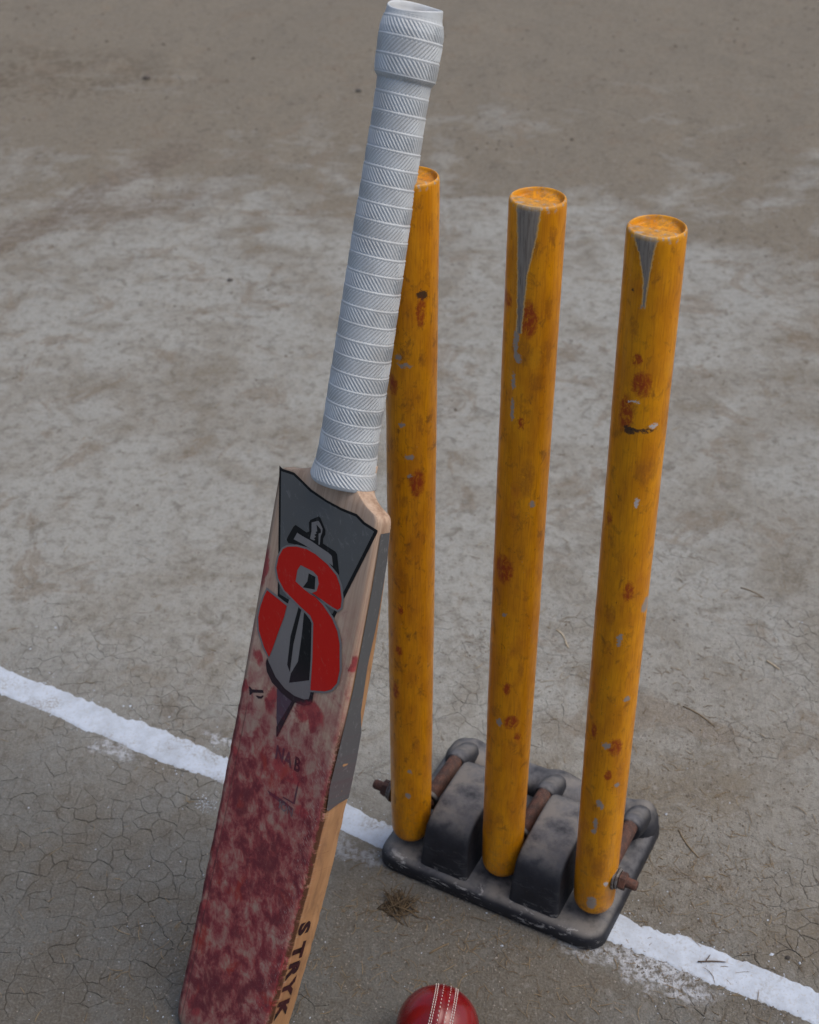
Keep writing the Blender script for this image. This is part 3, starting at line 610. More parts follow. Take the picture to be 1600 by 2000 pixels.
# through bolt ends with washer and nut on the outer stumps
def hexnut(p0, p1, r):
    return lathe_x([(p0, r * 0.9), (p0 + 0.0006, r), (p1 - 0.0006, r), (p1, r * 0.9)], 6, 'x')
for sgn, start, z in ((1, 0.1140, 0.0715), (-1, 0.1155, 0.0715)):
    piv = (sgn * start, 0.0, z)
    vs, fs = lathe_x([(-0.03, 0.0050), (0.0, 0.0050), (0.010, 0.0050), (0.0215, 0.0049), (0.0232, 0.0041)], 16, 'x')
    b = link('bolt', mesh('bolt', [(sgn * v[0], v[1], v[2]) for v in vs], fs if sgn > 0 else [f[::-1] for f in fs]), M_RUST, SET, True, piv)
    vs, fs = lathe_x([(0.0008, 0.0105), (0.0012, 0.0112), (0.0028, 0.0112), (0.0032, 0.0105)], 24, 'x')
    link('washer', mesh('washer', [(sgn * v[0], v[1], v[2]) for v in vs], fs), M_WASH, b, False)
    vs, fs = lathe_x([(0.0036, 0.0092), (0.0040, 0.0098), (0.0056, 0.0098), (0.0060, 0.0092)], 24, 'x')
    link('washer', mesh('washer', [(sgn * v[0], v[1], v[2]) for v in vs], fs), M_WASH, b, False)
    vs, fs = hexnut(0.0062, 0.0128, 0.0088)
    link('nut', mesh('nut', [(sgn * v[0], v[1], v[2]) for v in vs], fs), M_RUST, b, False)
# straw stuck in the back rail
# ------------------------------------------------------------------ bat
O_, U_, A_, N_ = (Vector(v) for v in DATA['bat_frame'])
BAT_M = Matrix(((U_.x, A_.x, N_.x, O_.x), (U_.y, A_.y, N_.y, O_.y), (U_.z, A_.z, N_.z, O_.z), (0, 0, 0, 1)))
BAT = empty('cricket_bat', BAT_M)
tag(BAT, 'worn wooden cricket bat with white grip leaning against the stumps', 'cricket bat')
W0, W1, LB, LT = 0.10469, 0.11669, 0.51945, 0.8748
TT, TM, TS, BOW, RB = 0.02602, 0.02699, 0.01383, -0.00395, 0.00704
def prof(v):
    s = min(max(v / LB, 0), 1)
    T = TT * (1 - s) * (1 - 2 * s) + TM * 4 * s * (1 - s) + TS * s * (2 * s - 1)
    W = W0 + (W1 - W0) * s
    return W / 2, W / 2 + RB * 4 * s * (1 - s), T, 0.012 + BOW * 4 * s * (1 - s)
def face_w(u, v):
    hl, hr, T, wf = prof(v); x = min(1, abs(u) / (hl if u < 0 else hr))
    return wf + 0.0007 * (1 - x * x)

def blade_mesh():
    sv = [0.0045, 0.0050, 0.0065, 0.009, 0.0125, 0.017, 0.022] + list(np.arange(0.03, 0.505, 0.006)) + [0.510, 0.515, 0.519, 0.5215, 0.5235, 0.5250, 0.5262, 0.5275, 0.529, 0.531, 0.5335, 0.537, 0.542, 0.55]
    rings = []; eu = []
    for v in sv:
        hl, hr, T, wf = prof(v)
        s = v / LB; spine = 0.010 + 0.020 * math.exp(-((s - 0.38) / 0.28) ** 2) - 0.008 * max(0, s - 0.7) / 0.3
        kk = 1.0
        if v < 0.024:        # rounded toe
            t = (0.024 - v) / 0.024; cut = 0.013 * (1 - math.sqrt(max(0, 1 - t ** 2.2))); hl -= cut; hr -= cut
            kk = 1 - 0.18 * t ** 6
        sw = max(0.0, (v - 0.5235) / 0.0140)
        if v > 0.5235:       # shoulders sweep in to the handle
            t = min(1, sw); e = t ** 0.62
            hl = hl + (0.0195 - hl) * e; hr = hr + (0.0225 - hr) * e
            wf = wf + (0.0085 - wf) * t * t; T = T + (0.022 - T) * t * t; spine *= (1 - t)
        elif v > 0.516:
            c = 0.0035 * ((v - 0.516) / 0.0075) ** 3; hl -= c; hr -= c
        rr = min(0.0024, T * 0.4) * (1.0 if v < 0.51 else 1.3)
        front = [(x, wf + 0.0007 * (1 - x * x)) for x in np.linspace(-0.975, 0.975, 27)]
        ring = []
        for x, w in front: ring.append((x * (hl if x < 0 else hr), w))
        # right front corner, edge, back, left edge
        for a in (70, 45, 20): ring.append((hr - rr + rr * math.cos(R(a)), wf - rr + rr * math.sin(R(a))))
        for f in (0.2, 0.4, 0.6, 0.8): ring.append((hr + 0.0006 * math.sin(f * math.pi), wf - rr - (T - 2 * rr) * f))
        for a in (-20, -50): ring.append((hr - rr + rr * math.cos(R(a)), wf - T + rr + rr * math.sin(R(a))))
        for x in np.linspace(0.93, -0.93, 17): ring.append((x * (hr if x > 0 else hl), wf - T - spine * (1 - abs(x) ** 1.25)))
        for a in (-130, -160): ring.append((-hl + rr + rr * math.cos(R(a)), wf - T + rr + rr * math.sin(R(a))))
        for f in (0.8, 0.6, 0.4, 0.2): ring.append((-hl, wf - rr - (T - 2 * rr) * f))
        for a in (160, 135, 110): ring.append((-hl + rr + rr * math.cos(R(a)), wf - rr + rr * math.sin(R(a))))
        cw = wf - T / 2
        wear = 0.0006 * sstep(0.40, 0.30, v)
        rings.append([(u * (1.0) + float(wear) * (vns(v * 160, w * 120, 101)) * (abs(u) > 0.9 * hl), v, cw + (w - cw) * kk) for u, w in ring])
        eu += [hr - u for u, w in ring]
    vs, fs = tube_grid(rings); me = mesh('blade', vs, fs)
    at = me.attributes.new('edge_dist', 'FLOAT', 'POINT'); at.data.foreach_set('value', eu)
    at = me.attributes.new('face_depth', 'FLOAT', 'POINT')
    at.data.foreach_set('value', [prof(v[1])[3] - v[2] for v in vs])
    return me

def red_wear(g, p, u, v, depth=None):
    """ball marks rubbed into the bat: mask and colour"""
    low = v.ss(0.365, 0.295); lower = v.ss(0.50, 0.30)
    q = g.vec(u * 1.0, v * 0.80, 0.3)
    n1 = g.noise(q, 80, 6, 0.70, 0.3); n2 = g.noise(q, 29, 4, 0.6, 0.4, (3, 3, 0)); n3 = g.noise(g.vec(u + v * 0.5, v * 0.5 - u * 0.3, 0.1), 190, 5, 0.7, 0.6)
    f = n1 * 0.50 + n2 * 0.36 + n3 * 0.20
    ctr = g.ellipse(u, v, 0.0, 0.185, 0.060, 0.135, 0.8)
    thr = 0.690 - low * 0.115 - lower * 0.045 - ctr * 0.045
    mask = (f - thr).ss(-0.085, 0.095)
    mask = mask * lower.ss(0.0, 0.25)
    for cx, cy, rx, ry in DATA['blots']:
        wu = (n1 - 0.5) * 0.020; wv = (n2 - 0.5) * 0.030
        mask = mask.max(g.ellipse(u + wu, v + wv, cx, cy, rx, ry, 0.55) * n3.ss(0.22, 0.46))
    deep = (n2 * 0.6 + n1 * 0.5).ss(0.52, 0.66) * low * 0.65
    col = g.mix(n1.ss(0.42, 0.60), (0.33, 0.028, 0.038), (0.20, 0.015, 0.027))
    col = g.mix(deep, col, (0.075, 0.009, 0.020))
    col = g.mix(g.noise(q, 33, 3, 0.5, 0.4, (9, 1, 2)).ss(0.60, 0.70) * 0.75, col, (0.34, 0.024, 0.014))
    return mask, col, n1, n3

def willow_material():
    g = G('worn_willow'); p = g.obj(); u, v, w = g.xyz(p)
    ed = g.attr('edge_dist'); dep = g.attr('face_depth')
    grain = g.noise(g.vec(u * 1.0, v * 0.02, w * 1.0), 420, 4, 0.6); grain2 = g.noise(g.vec(u, v * 0.05, w), 90, 4, 0.6)
    wood = g.mix(grain.ss(0.35, 0.7), (0.48, 0.345, 0.245), (0.375, 0.255, 0.178))
    wood = g.mix(grain2.ss(0.45, 0.7) * 0.5, wood, (0.55, 0.43, 0.335))
    edge = dep.ss(0.002, 0.0035)
    ew = g.mix(grain2.ss(0.35, 0.65), (0.45, 0.25, 0.120), (0.36, 0.19, 0.088))
    wood = g.mix(edge * v.ss(0.52, 0.48), wood, ew)
    grime = g.noise(g.vec(u, v * 0.25, w), 110, 5, 0.72, 0.5).ss(0.46, 0.66) * edge
    wood = g.mix(grime * 0.55, wood, (0.20, 0.11, 0.062))
    mask, red, n1, n3 = red_wear(g, p, u, v)
    # greyish film stuck over the lower face
    film = v.ss(0.345, 0.315) * (1.0 - edge)
    wood = g.mix(film * 0.55, wood, (0.29, 0.165, 0.138))
    wash = v.ss(0.50, 0.29) * (1.0 - edge) * n1.ss(0.32, 0.64)
    wood = g.mix(wash * 0.80, wood, (0.29, 0.072, 0.076))
    keep = dep.ss(0.014, 0.002)
    keep = keep * (1.0 - edge * (0.55 + n1 * 0.4))
    col = g.mix(mask * keep * 0.86, wood, red)
    # fine pale scratches of the torn film along the right edge
    sc = g.noise(g.vec(u * 0.30 - v * 0.20, u * 0.9 + v * 1.1, 0.0), 640, 3, 0.55, 0.2).ss(0.58, 0.66)
    zone = ed.ss(0.026, 0.012) * ed.ss(0.0, 0.003) * v.ss(0.34, 0.31) * g.noise(g.vec(u, v, 0), 45, 3).ss(0.36, 0.52)
    zone2 = edge * dep.ss(0.009, 0.004) * v.ss(0.34, 0.31) * 0.7
    col = g.mix(sc * (zone + zone2).min(1.0) * 0.55, col, (0.46, 0.37, 0.32))
    sc2 = g.noise(g.vec(u * 0.9 + v * 0.5, v * 0.9 - u * 0.6, 0.0), 430, 5, 0.78, 1.5).ss(0.60, 0.67) * v.ss(0.38, 0.30)
    col = g.mix(sc2 * (1.0 - edge) * 0.55, col, (0.40, 0.28, 0.24))
    sc3 = g.noise(g.vec(u * 0.4 + v * 0.8, v * 0.4 - u, 3.0), 380, 5, 0.75, 1.5).ss(0.64, 0.70) * v.ss(0.36, 0.30)
    col = g.mix(sc3 * 0.6, col, (0.06, 0.018, 0.018))
    # the split brown lip at the front right corner, and a fine dark line down the left side of the film
    lip = ((ed + (n3 - 0.5) * 0.009) * (1 / 0.0016)).abs().ss(1.4, 0.5) * v.ss(0.37, 0.33) * dep.ss(0.0052, 0.0036)
    col = g.mix(lip * n3.ss(0.36, 0.5), col, (0.085, 0.035, 0.018))
    lf = ((u + 0.0445 + (n1 - 0.5) * 0.003) * (1 / 0.0006)).abs().ss(1.5, 0.6) * v.ss(0.33, 0.31) * (1.0 - edge)
    col = g.mix(lf * 0.6, col, (0.07, 0.03, 0.03))
    # dirty toe and thin dark cracks on the bare wood
    col = g.mix(v.ss(0.03, 0.0) * 0.5, col, (0.16, 0.12, 0.09))
    rg = film * -0.12 + n1.ss(0.3, 0.7, 0.42, 0.62)
    return g.done(col, rg, grain * 0.3 + n3 * 0.5 * film + n1 * 0.5 * film - lip * 1.4, 0.5, 0.0008, 0.28)
M_WOOD = willow_material()
BLADE = link('blade', blade_mesh(), M_WOOD, BAT)

# printed stickers on the face, each a thin film lying on the curved face
def sticker_material(name, col, rough=0.35, metal=0.0, wear=0.6, scuff=(0.3, 0.3, 0.3)):
    g = G(name); p = g.obj(); u, v, w = g.xyz(p)
    mask, red, n1, n3 = red_wear(g, p, u, v)
    c = g.mix(g.noise(g.vec(u * 0.7 + v * 0.4, v * 0.45, w), 300, 5, 0.75, 0.6).ss(0.57, 0.67) * 0.35, col, scuff)
    c = g.mix(g.noise(p, 700, 3, 0.7).ss(0.70, 0.74) * 0.6, c, scuff)
    c = g.mix(mask * v.ss(0.415, 0.36) * wear, c, red)
    c = g.mix(v.ss(0.395, 0.34) * 0.42 * wear, c, (0.10, 0.045, 0.065))
    return g.done(c, n1.ss(0.3, 0.7, rough, rough + 0.2), n1 + n3 * 0.5, 0.15, 0.0005, 0.16, None, metal)
M_GUN = sticker_material('gunmetal_print', (0.13, 0.135, 0.135), 0.30, 0.35)
M_BLK = sticker_material('black_print', (0.010, 0.011, 0.012), 0.35, 0.0, 0.6, (0.09, 0.09, 0.09))
M_SIL = sticker_material('silver_print', (0.23, 0.22, 0.215), 0.30, 0.3)
M_RED = sticker_material('red_print', (0.50, 0.013, 0.008), 0.38, 0.0, 0.5, (0.42, 0.10, 0.08))
M_VIO = sticker_material('violet_grey_print', (0.085, 0.065, 0.085), 0.35, 0.1, 0.8)
M_FADE = sticker_material('faded_print', (0.075, 0.055, 0.060), 0.45, 0.0, 1.0)
def film_mesh(name, poly, lift, on_edge=False):
    bm = bmesh.new()
    vs = [bm.verts.new((x, y, 0)) for x, y in poly]
    es = [bm.edges.new((a, b)) for a, b in zip(vs, vs[1:] + vs[:1])]
    bmesh.ops.triangle_fill(bm, use_beauty=True, use_dissolve=False, edges=es)
    lo, hi = min(p[1] for p in poly), max(p[1] for p in poly)
    for c in np.arange(lo + 0.006, hi, 0.006):
        bmesh.ops.bisect_plane(bm, geom=bm.verts[:] + bm.edges[:] + bm.faces[:], plane_co=(0, c, 0), plane_no=(0, 1, 0), dist=1e-6)
    if not on_edge:
        for c in np.arange(-0.05, 0.06, 0.012):
            bmesh.ops.bisect_plane(bm, geom=bm.verts[:] + bm.edges[:] + bm.faces[:], plane_co=(c + 0.0003, 0, 0), plane_no=(1, 0, 0), dist=1e-6)
    for f in bm.faces:
        if (f.normal.z < 0) != on_edge: f.normal_flip()
    for vv in bm.verts:
        x, y, _ = vv.co
        if on_edge: vv.co = (prof(y)[1] + 0.0007 + lift, y, x)
        else: vv.co = (x, y, face_w(x, y) + lift)
    me = bpy.data.meshes.new(name); bm.to_mesh(me); bm.free(); return me
def film(name, key, lift, mat, parent, on_edge=False):
    return link(name, film_mesh(name, DATA[key], lift, on_edge), mat, parent, True)
ST = film('shield_sticker', 'shield_border', 0.00030, M_BLK, BAT)
film('shield_field', 'shield_field', 0.00042, M_GUN, ST)
film('dagger_guard_outline', 'guard_border', 0.00054, M_BLK, ST)
film('dagger_guard', 'guard_field', 0.00066, M_SIL, ST)
film('dagger_pommel', 'pommel_a', 0.00066, M_SIL, ST)
film('dagger_pommel', 'pommel_b', 0.00067, M_SIL, ST)
film('dagger_blade', 'dagger_blade', 0.00048, M_SIL, ST)
film('dagger_tip', 'tip', 0.00046, M_VIO, ST)
film('dagger_outline', 'tip_line', 0.00058, M_BLK, ST)
film('dagger_outline', 'dagger_rim', 0.00060, M_BLK, ST)
film('dagger_groove', 'fuller', 0.00060, M_BLK, ST)
film('dagger_groove', 'blade_black', 0.00060, M_BLK, ST)  # black printed area of the dagger blade
LG = film('letter_s', 'letter_rim', 0.00072, M_SIL, BAT)
film('letter_opening', 'hole_field', 0.00084, M_SIL, LG)
film('letter_opening_black', 'hole_black', 0.00090, M_BLK, LG)  # black print inside the letter's opening
film('letter_fill', 'letter', 0.00098, M_RED, LG)
film('letter_tail_rim', 'letter_tail_rim', 0.00044, M_SIL, LG)
film('letter_tail', 'letter_tail', 0.00080, M_RED, LG)
MK = film('maker_mark', 'maker_bar', 0.0003, M_BLK, BAT); film('maker_stroke', 'maker_bar2', 0.0003, M_BLK, MK)
FP = film('faded_print', 'face_bar', 0.0003, M_FADE, BAT)
film('faded_frame', 'face_frame', 0.0003, M_FADE, FP)
M_ESTK = sticker_material('grey_edge_print', (0.105, 0.108, 0.110), 0.36, 0.15, 0.2)
film('edge_sticker', 'edge_sticker', 0.0003, M_ESTK, BAT, True)

def text_mesh(name, s, fn, bold=0.0):
    """lettering as flat mesh; fn maps the glyph plane (x along the text, y up, height 1) to the bat"""
    cu = bpy.data.curves.new(name, 'FONT'); cu.body = s; cu.offset = bold; cu.resolution_u = 3
    ob = bpy.data.objects.new(name, cu); COL.objects.link(ob)
    bpy.context.view_layer.update()
    dg = bpy.context.evaluated_depsgraph_get(); me = bpy.data.meshes.new_from_object(ob.evaluated_get(dg))
    bpy.data.objects.remove(ob); bpy.data.curves.remove(cu)
    for vv in me.vertices: vv.co = fn(vv.co.x, vv.co.y)
    me.update(); me.name = name; return me
M_INK = sticker_material('black_edge_ink', (0.012, 0.012, 0.012), 0.4, 0.0, 0.12, (0.12, 0.08, 0.06))
# bold capitals down the right edge, tops towards the back
for ch, v0 in zip('STRYK', (0.1720, 0.1515, 0.1335, 0.1150, 0.0950)):
    def fn(x, y, v0=v0):
        v = v0 - x * 0.0245; hl, hr, T, wf = prof(v)
        return (hr + 0.0010, v, wf - 0.0058 - y * 0.0155)
    link('edge_letter', text_mesh('edge_letter', ch, fn, 0.06), M_INK, BAT, False)
def on_face(cx, cy, ang, sx, sy):
    c, s = math.cos(ang), math.sin(ang)
    def fn(x, y):
        a, b = x * sx, y * sy; u, v = cx + a * c - b * s, cy + a * s + b * c
        return (u, v, face_w(u, v) + 0.0003)
    return fn
link('faded_letter', text_mesh('faded_letter', 'N', on_face(-0.0005, 0.2935, 0.10, 0.014, 0.0165), 0.03), M_VIO, FP, False)
link('faded_letter', text_mesh('faded_letter', 'A', on_face(0.0105, 0.2940, 0.10, 0.014, 0.0165), 0.03), M_FADE, FP, False)
link('faded_letter', text_mesh('faded_letter', 'B', on_face(0.0225, 0.2950, 0.10, 0.0125, 0.0165), 0.03), M_BLK, FP, False)
link('faded_letter', text_mesh('faded_letter', 'ION', on_face(0.0150, 0.2560, 0.06, 0.0095, 0.0090), 0.02), M_SIL, FP, False)

# grip
def grip_radius(v):
    return np.interp(v, [0.531, 0.5335, 0.537, 0.545, 0.556, 0.575, 0.62, 0.68, 0.73, 0.78, 0.815, 0.8262, 0.8282, 0.8305, 0.845, 0.856, 0.860, 0.8645, 0.8690, LT],
                        [0.0268, 0.0276, 0.0266, 0.0242, 0.0226, 0.0218, 0.0214, 0.0206, 0.0198, 0.0190, 0.0186, 0.0187, 0.0206, 0.0217, 0.0222, 0.0223, 0.0221, 0.0210, 0.0198, 0.0193])
def grip_axis(v):
    t = np.clip((v - LB) / (LT - LB), 0, 1); return 0.00259 + (-0.00139 - 0.00259) * t, 0.02496 * t
def grip_mesh():
    n, mrows = 288, 880
    v = np.linspace(0.531, LT, mrows); th = np.linspace(0, 2 * math.pi, n, endpoint=False)
    Vv, T = np.meshgrid(v, th, indexing='ij'); r = grip_radius(Vv)
    H = 0.0124; ph = (LT - 0.0075 - Vv) / H + 0.10 * np.sin(Vv * 60) * 0; band = np.floor(ph); f = ph - band
    sgn = np.where(band % 2 == 0, 1.0, -1.0)
    # diagonal ribs, leaning one way in one band and the other way in the next
    arc = T / (2 * math.pi) * 44; ribs = arc + sgn * (f - 0.5) * 3.3
    rib = np.sin(2 * math.pi * ribs)
    inb = sstep(0.13, 0.20, f) * sstep(0.96, 0.90, f)
    low = sstep(0.531, 0.536, Vv) * sstep(LT - 0.004, LT - 0.009, Vv)
    ridge = np.exp(-((f - 0.06) / 0.055) ** 2)
    step = (0.00035 * (1 - f))                       # each band overlaps the next
    dr = low * (0.00042 * np.clip(rib * 1.5 + 0.35, -1, 1) * inb * (0.55 + 0.45 * np.clip(0.5 + vn(T * 1.1, Vv * 14, 115), 0, 1)) + 0.00038 * ridge * (0.6 + 0.4 * np.sin(arc * 12.0)) + step)
    # creased, slightly uneven rubber
    wob = 0.00030 * np.stack([vn(T[i] / (2 * math.pi) * 9 % 9, Vv[i] * 40, 111) for i in range(mrows)])
    seam = 0
    r = r + dr + wob * low
    cu, cw = grip_axis(Vv)
    rim = sstep(LT - 0.006, LT, Vv) * (-0.0034 * np.sin(T) - 0.0016 * np.cos(T) + 0.0008 * np.sin(2 * T + 1.5))
    P = np.stack([cu + r * np.cos(T), Vv + rim + sstep(0.548, 0.531, Vv) * 0.0009 * np.sin(2 * T + 0.8), cw + r * np.sin(T) * np.interp(Vv, [0.531, 0.56], [0.86, 1.0])], -1)
    P = P.reshape(-1, 3); idx = np.arange(mrows * n).reshape(mrows, n); jn = np.roll(idx, -1, 1)
    q = np.stack([idx[:-1], idx[1:], jn[1:], jn[:-1]], -1).reshape(-1, 4)
    # folded lip going back down inside the open top, then the recessed handle end
    last = P[-n:]; extra = []; cuL, cwL = grip_axis(LT)
    for sc, dv in ((0.975, 0.0007), (0.94, 0.0007), (0.91, -0.0004), (0.895, -0.003), (0.885, -0.0075), (0.60, -0.0078), (0.3, -0.0078), (0.02, -0.0078)):
        e = last.copy(); e[:, 0] = cuL + (last[:, 0] - cuL) * sc; e[:, 2] = cwL + (last[:, 2] - cwL) * sc; e[:, 1] = last[:, 1] + dv if dv > -0.004 else LT + dv; extra.append(e)
    # underside lip closing on to the wood
    first = P[:n]; cu0, cw0 = grip_axis(0.531); under = []
    for sc, dv in ((0.96, -0.0006), (0.80, 0.0008)):
        e = first.copy(); e[:, 0] = cu0 + (first[:, 0] - cu0) * sc; e[:, 2] = cw0 + (first[:, 2] - cw0) * sc; e[:, 1] += dv; under.append(e)
    base = len(P); allp = np.concatenate([P] + extra + under); j = np.arange(n); k = (j + 1) % n
    prev = base - n; qs = [q]
    for i in range(len(extra)):
        c = base + i * n; qs.append(np.stack([prev + j, c + j, c + k, prev + k], -1)); prev = c
    prev = 0
    for i in range(len(under)):
        c = base + (len(extra) + i) * n; qs.append(np.stack([prev + k, c + k, c + j, prev + j], -1)); prev = c
    return fast_mesh('grip', allp, np.concatenate(qs))
def grip_material():
    g = G('white_rubber_grip'); p = g.obj(); u, v, w = g.xyz(p)
    a = g.noise(p, 55, 4, 0.6); b = g.noise(p, 900, 3, 0.6)
    col = g.mix(a.ss(0.35, 0.7), (0.50, 0.535, 0.55), (0.42, 0.44, 0.445))
    col = g.mix(g.noise(p, 300, 5, 0.7).ss(0.66, 0.76) * 0.4, col, (0.30, 0.29, 0.27))
    col = g.mix(g.noise(p, 26, 5, 0.7, 0.6, (5, 2, 1)).ss(0.50, 0.72) * 0.30, col, (0.36, 0.355, 0.34))
    return g.done(col, 0.52, b, 0.12, 0.0004, 0.4)
GRIP = link('grip', grip_mesh(), grip_material(), BAT)
GRIP.data.polygons.foreach_set('use_smooth', [True] * len(GRIP.data.polygons))
def cap_material():
    g = G('pale_cane_handle_end'); p = g.obj(); a = g.noise(p, 200, 4)
    return g.done(g.mix(a.ss(0.3, 0.7), (0.45, 0.36, 0.29), (0.36, 0.28, 0.22)), 0.7, a, 0.3, 0.0008, 0.2)
cu, cw = grip_axis(LT)
vs, fs = lathe_x([(LT - 0.0125, 0.0165), (LT - 0.0068, 0.0165), (LT - 0.0055, 0.0155), (LT - 0.0048, 0.010), (LT - 0.0046, 0.003)], 40, 'y')
link('handle_end', mesh('handle_end', [(x + float(cu), y, z + float(cw)) for x, y, z in vs], fs), cap_material(), BAT)

# ------------------------------------------------------------------ ball
BR = 0.036; bx, by, bz = DATA['ball']
bz = (hts(bx, by)) + BR - 0.0004
BALL = empty('cricket_ball', Matrix.Translation((bx, by, bz)) @ Matrix.Rotation(R(-11), 4, 'Z') @ Matrix.Rotation(R(9), 4, 'Y'))
tag(BALL, 'shiny dark red leather ball with white seam stitching', 'ball')
def leather_material():
    g = G('polished_red_leather'); p = g.obj(); a = g.noise(p, 60, 5, 0.6); b = g.noise(p, 700, 3, 0.6)
    col = g.mix(a.ss(0.35, 0.7), (0.18, 0.004, 0.006), (0.125, 0.004, 0.006))
    col = g.mix(g.noise(p, 240, 5, 0.75).ss(0.66, 0.72) * 0.4, col, (0.09, 0.01, 0.01))
    return g.done(col, a.ss(0.3, 0.7, 0.20, 0.32), b + a * 0.6, 0.08, 0.0005, 0.35, (0.3, 0.10))
def ball_mesh():
    nu, nv = 96, 72; rings = []
    for i in range(1, nv):
        t = math.pi * i / nv; xx = math.cos(t); ring = []
        d = abs(xx * BR)                       # distance from the seam plane (x = 0)
        rr = BR + 0.00055 * math.exp(-(d / 0.0085) ** 4) - 0.00045 * math.exp(-(d / 0.0006) ** 2)
        for j in range(nu):
            a = 2 * math.pi * j / nu; ring.append((rr * xx, rr * math.sin(t) * math.cos(a), rr * math.sin(t) * math.sin(a)))
        rings.append(ring)
    vs, fs = tube_grid(rings); return mesh('leather_cover', vs, fs)
COVER = link('leather_cover', ball_mesh(), leather_material(), BALL)
def thread_material():
    g = G('waxed_white_thread'); p = g.obj(); a = g.noise(p, 900, 3)
    return g.done(g.mix(a, (0.66, 0.60, 0.55), (0.50, 0.42, 0.38)), 0.6, a, 0.2, 0.0003, 0.3)
M_THR = thread_material()
for off, n, ln in ((-0.0096, 92, 0.0020), (-0.0078, 92, 0.0020), (-0.0032, 60, 0.0019), (0.0032, 60, 0.0019), (0.0078, 92, 0.0020), (0.0096, 92, 0.0020)):
    vs, fs = [], []
    for i in range(n):
        a = 2 * math.pi * i / n; rad = math.sqrt((BR + 0.0006) ** 2 - off ** 2); h = ln / 2; hw = 0.00036
        er = Vector((off / BR, math.cos(a) * rad / BR, math.sin(a) * rad / BR)).normalized(); et = Vector((0, -math.sin(a), math.cos(a)))
        et = (et + Vector((0.22, 0, 0))).normalized(); ex = er.cross(et).normalized(); c = Vector((off, rad * math.cos(a), rad * math.sin(a)))
        b = len(vs)
        for tt, ww, hh in ((-h, 0.35, -0.2), (-h * 0.6, 1, 0.8), (h * 0.6, 1, 0.8), (h, 0.35, -0.2)):
            vs += [c + et * tt - ex * hw * ww - er * 0.0003, c + et * tt - ex * hw * ww * 0.6 + er * 0.0003 * hh, c + et * tt + ex * hw * ww * 0.6 + er * 0.0003 * hh, c + et * tt + ex * hw * ww - er * 0.0003]
        for s in range(3):
            for j in range(3): fs.append((b + s * 4 + j, b + s * 4 + j + 1, b + s * 4 + 4 + j + 1, b + s * 4 + 4 + j))
    o = link('seam_stitching', mesh('seam_stitching', vs, fs), M_THR, COVER, True); tag(o, kind='stuff')

# ------------------------------------------------------------------ loose things on the ground
def straw_material(name, c1, c2):
    g = G(name); i = g.island(); p = g.pos(); a = g.noise(p, 500, 3)
    col = g.mix(i, c1, c2); col = g.mix(a.ss(0.4, 0.7) * 0.4, col, (0.14, 0.10, 0.06))
    return g.done(col, 0.8, None, spec=0.25)
M_STRAW = straw_material('dry_straw', (0.27, 0.21, 0.13), (0.12, 0.085, 0.05))
M_PALE = straw_material('bleached_straw', (0.48, 0.41, 0.30), (0.40, 0.33, 0.23))
M_DARK = straw_material('dark_twig', (0.075, 0.055, 0.042), (0.11, 0.08, 0.06))
def straw_geo(x, y, ang, L, r, bend=0.0, lift=0.0, tilt=0.0, seg=4):
    vs, fs = [], []
    for i in range(seg + 1):
        t = i / seg - 0.5; cx = x + math.cos(ang) * t * L - math.sin(ang) * bend * L * (0.25 - t * t) * 4; cy = y + math.sin(ang) * t * L + math.cos(ang) * bend * L * (0.25 - t * t) * 4
        cz = (hts(cx, cy)) + r * 0.75 + lift + (t + 0.5) * L * tilt; rr = r * (1 - 0.5 * max(0, t * 2) ** 2)
        for k in range(4):
            a = math.pi / 4 + k * math.pi / 2; o = math.cos(a) * rr
            vs.append((cx - math.sin(ang) * o, cy + math.cos(ang) * o, cz + math.sin(a) * rr * 0.8))
    for i in range(seg):
        for k in range(4): fs.append((i * 4 + k, i * 4 + (k + 1) % 4, i * 4 + 4 + (k + 1) % 4, i * 4 + 4 + k))
    fs += [(3, 2, 1, 0), tuple(seg * 4 + k for k in range(4))]
    return vs, fs
def single(name, label, cat, parts, mat, group=None):
    vs, fs = [], []
    for a in parts:
        v, f = straw_geo(*a[:6], **(a[6] if len(a) > 6 else {})); b = len(vs); vs += v; fs += [tuple(b + k for k in q) for q in f]
    c = np.array(vs).mean(0); c[2] = 0
    o = link(name, mesh(name, np.array(vs) - c, fs), mat, None, True, tuple(map(float, c))); tag(o, label, cat, group)
sx, sy = SP['twig']
single('twig', 'thin dark forked twig lying on the white crease line', 'twig', [(sx, sy, -0.03, 0.026, 0.0008, 0.02, dict(lift=0.0014)), (sx - 0.003, sy + 0.004, 0.9, 0.010, 0.0006, 0.0, dict(lift=0.0016))], M_DARK)
sx, sy = SP['straw1']; single('straw', 'pale bleached straw lying far right beyond the nearest stump', 'straw', [(sx, sy, -0.95, 0.020, 0.0013, 0.03)], M_PALE, 'straws on the ground')
sx, sy = SP['straw2']; single('straw', 'pale crooked straw lying between the middle and right stumps', 'straw', [(sx, sy, -1.15, 0.022, 0.0011, 0.10), (sx + 0.006, sy - 0.018, -1.4, 0.016, 0.0012, -0.05)], M_PALE, 'straws on the ground')
sx, sy = SP['straw3']; single('straw', 'yellowish straw lying on soil in front of the rubber base', 'straw', [(sx, sy, 0.55, 0.022, 0.0010, 0.02)], M_STRAW, 'straws on the ground')
sx, sy = SP['straw5']; single('straw', 'long bent straw on brown soil right of the nearest stump', 'straw', [(sx, sy, -0.85, 0.045, 0.0010, 0.06)], M_STRAW, 'straws on the ground')
sx, sy = SP['straw6']; single('straw', 'thin straw on brown soil right of the base', 'straw', [(sx, sy, -1.2, 0.04, 0.0009, -0.05)], M_STRAW, 'straws on the ground')
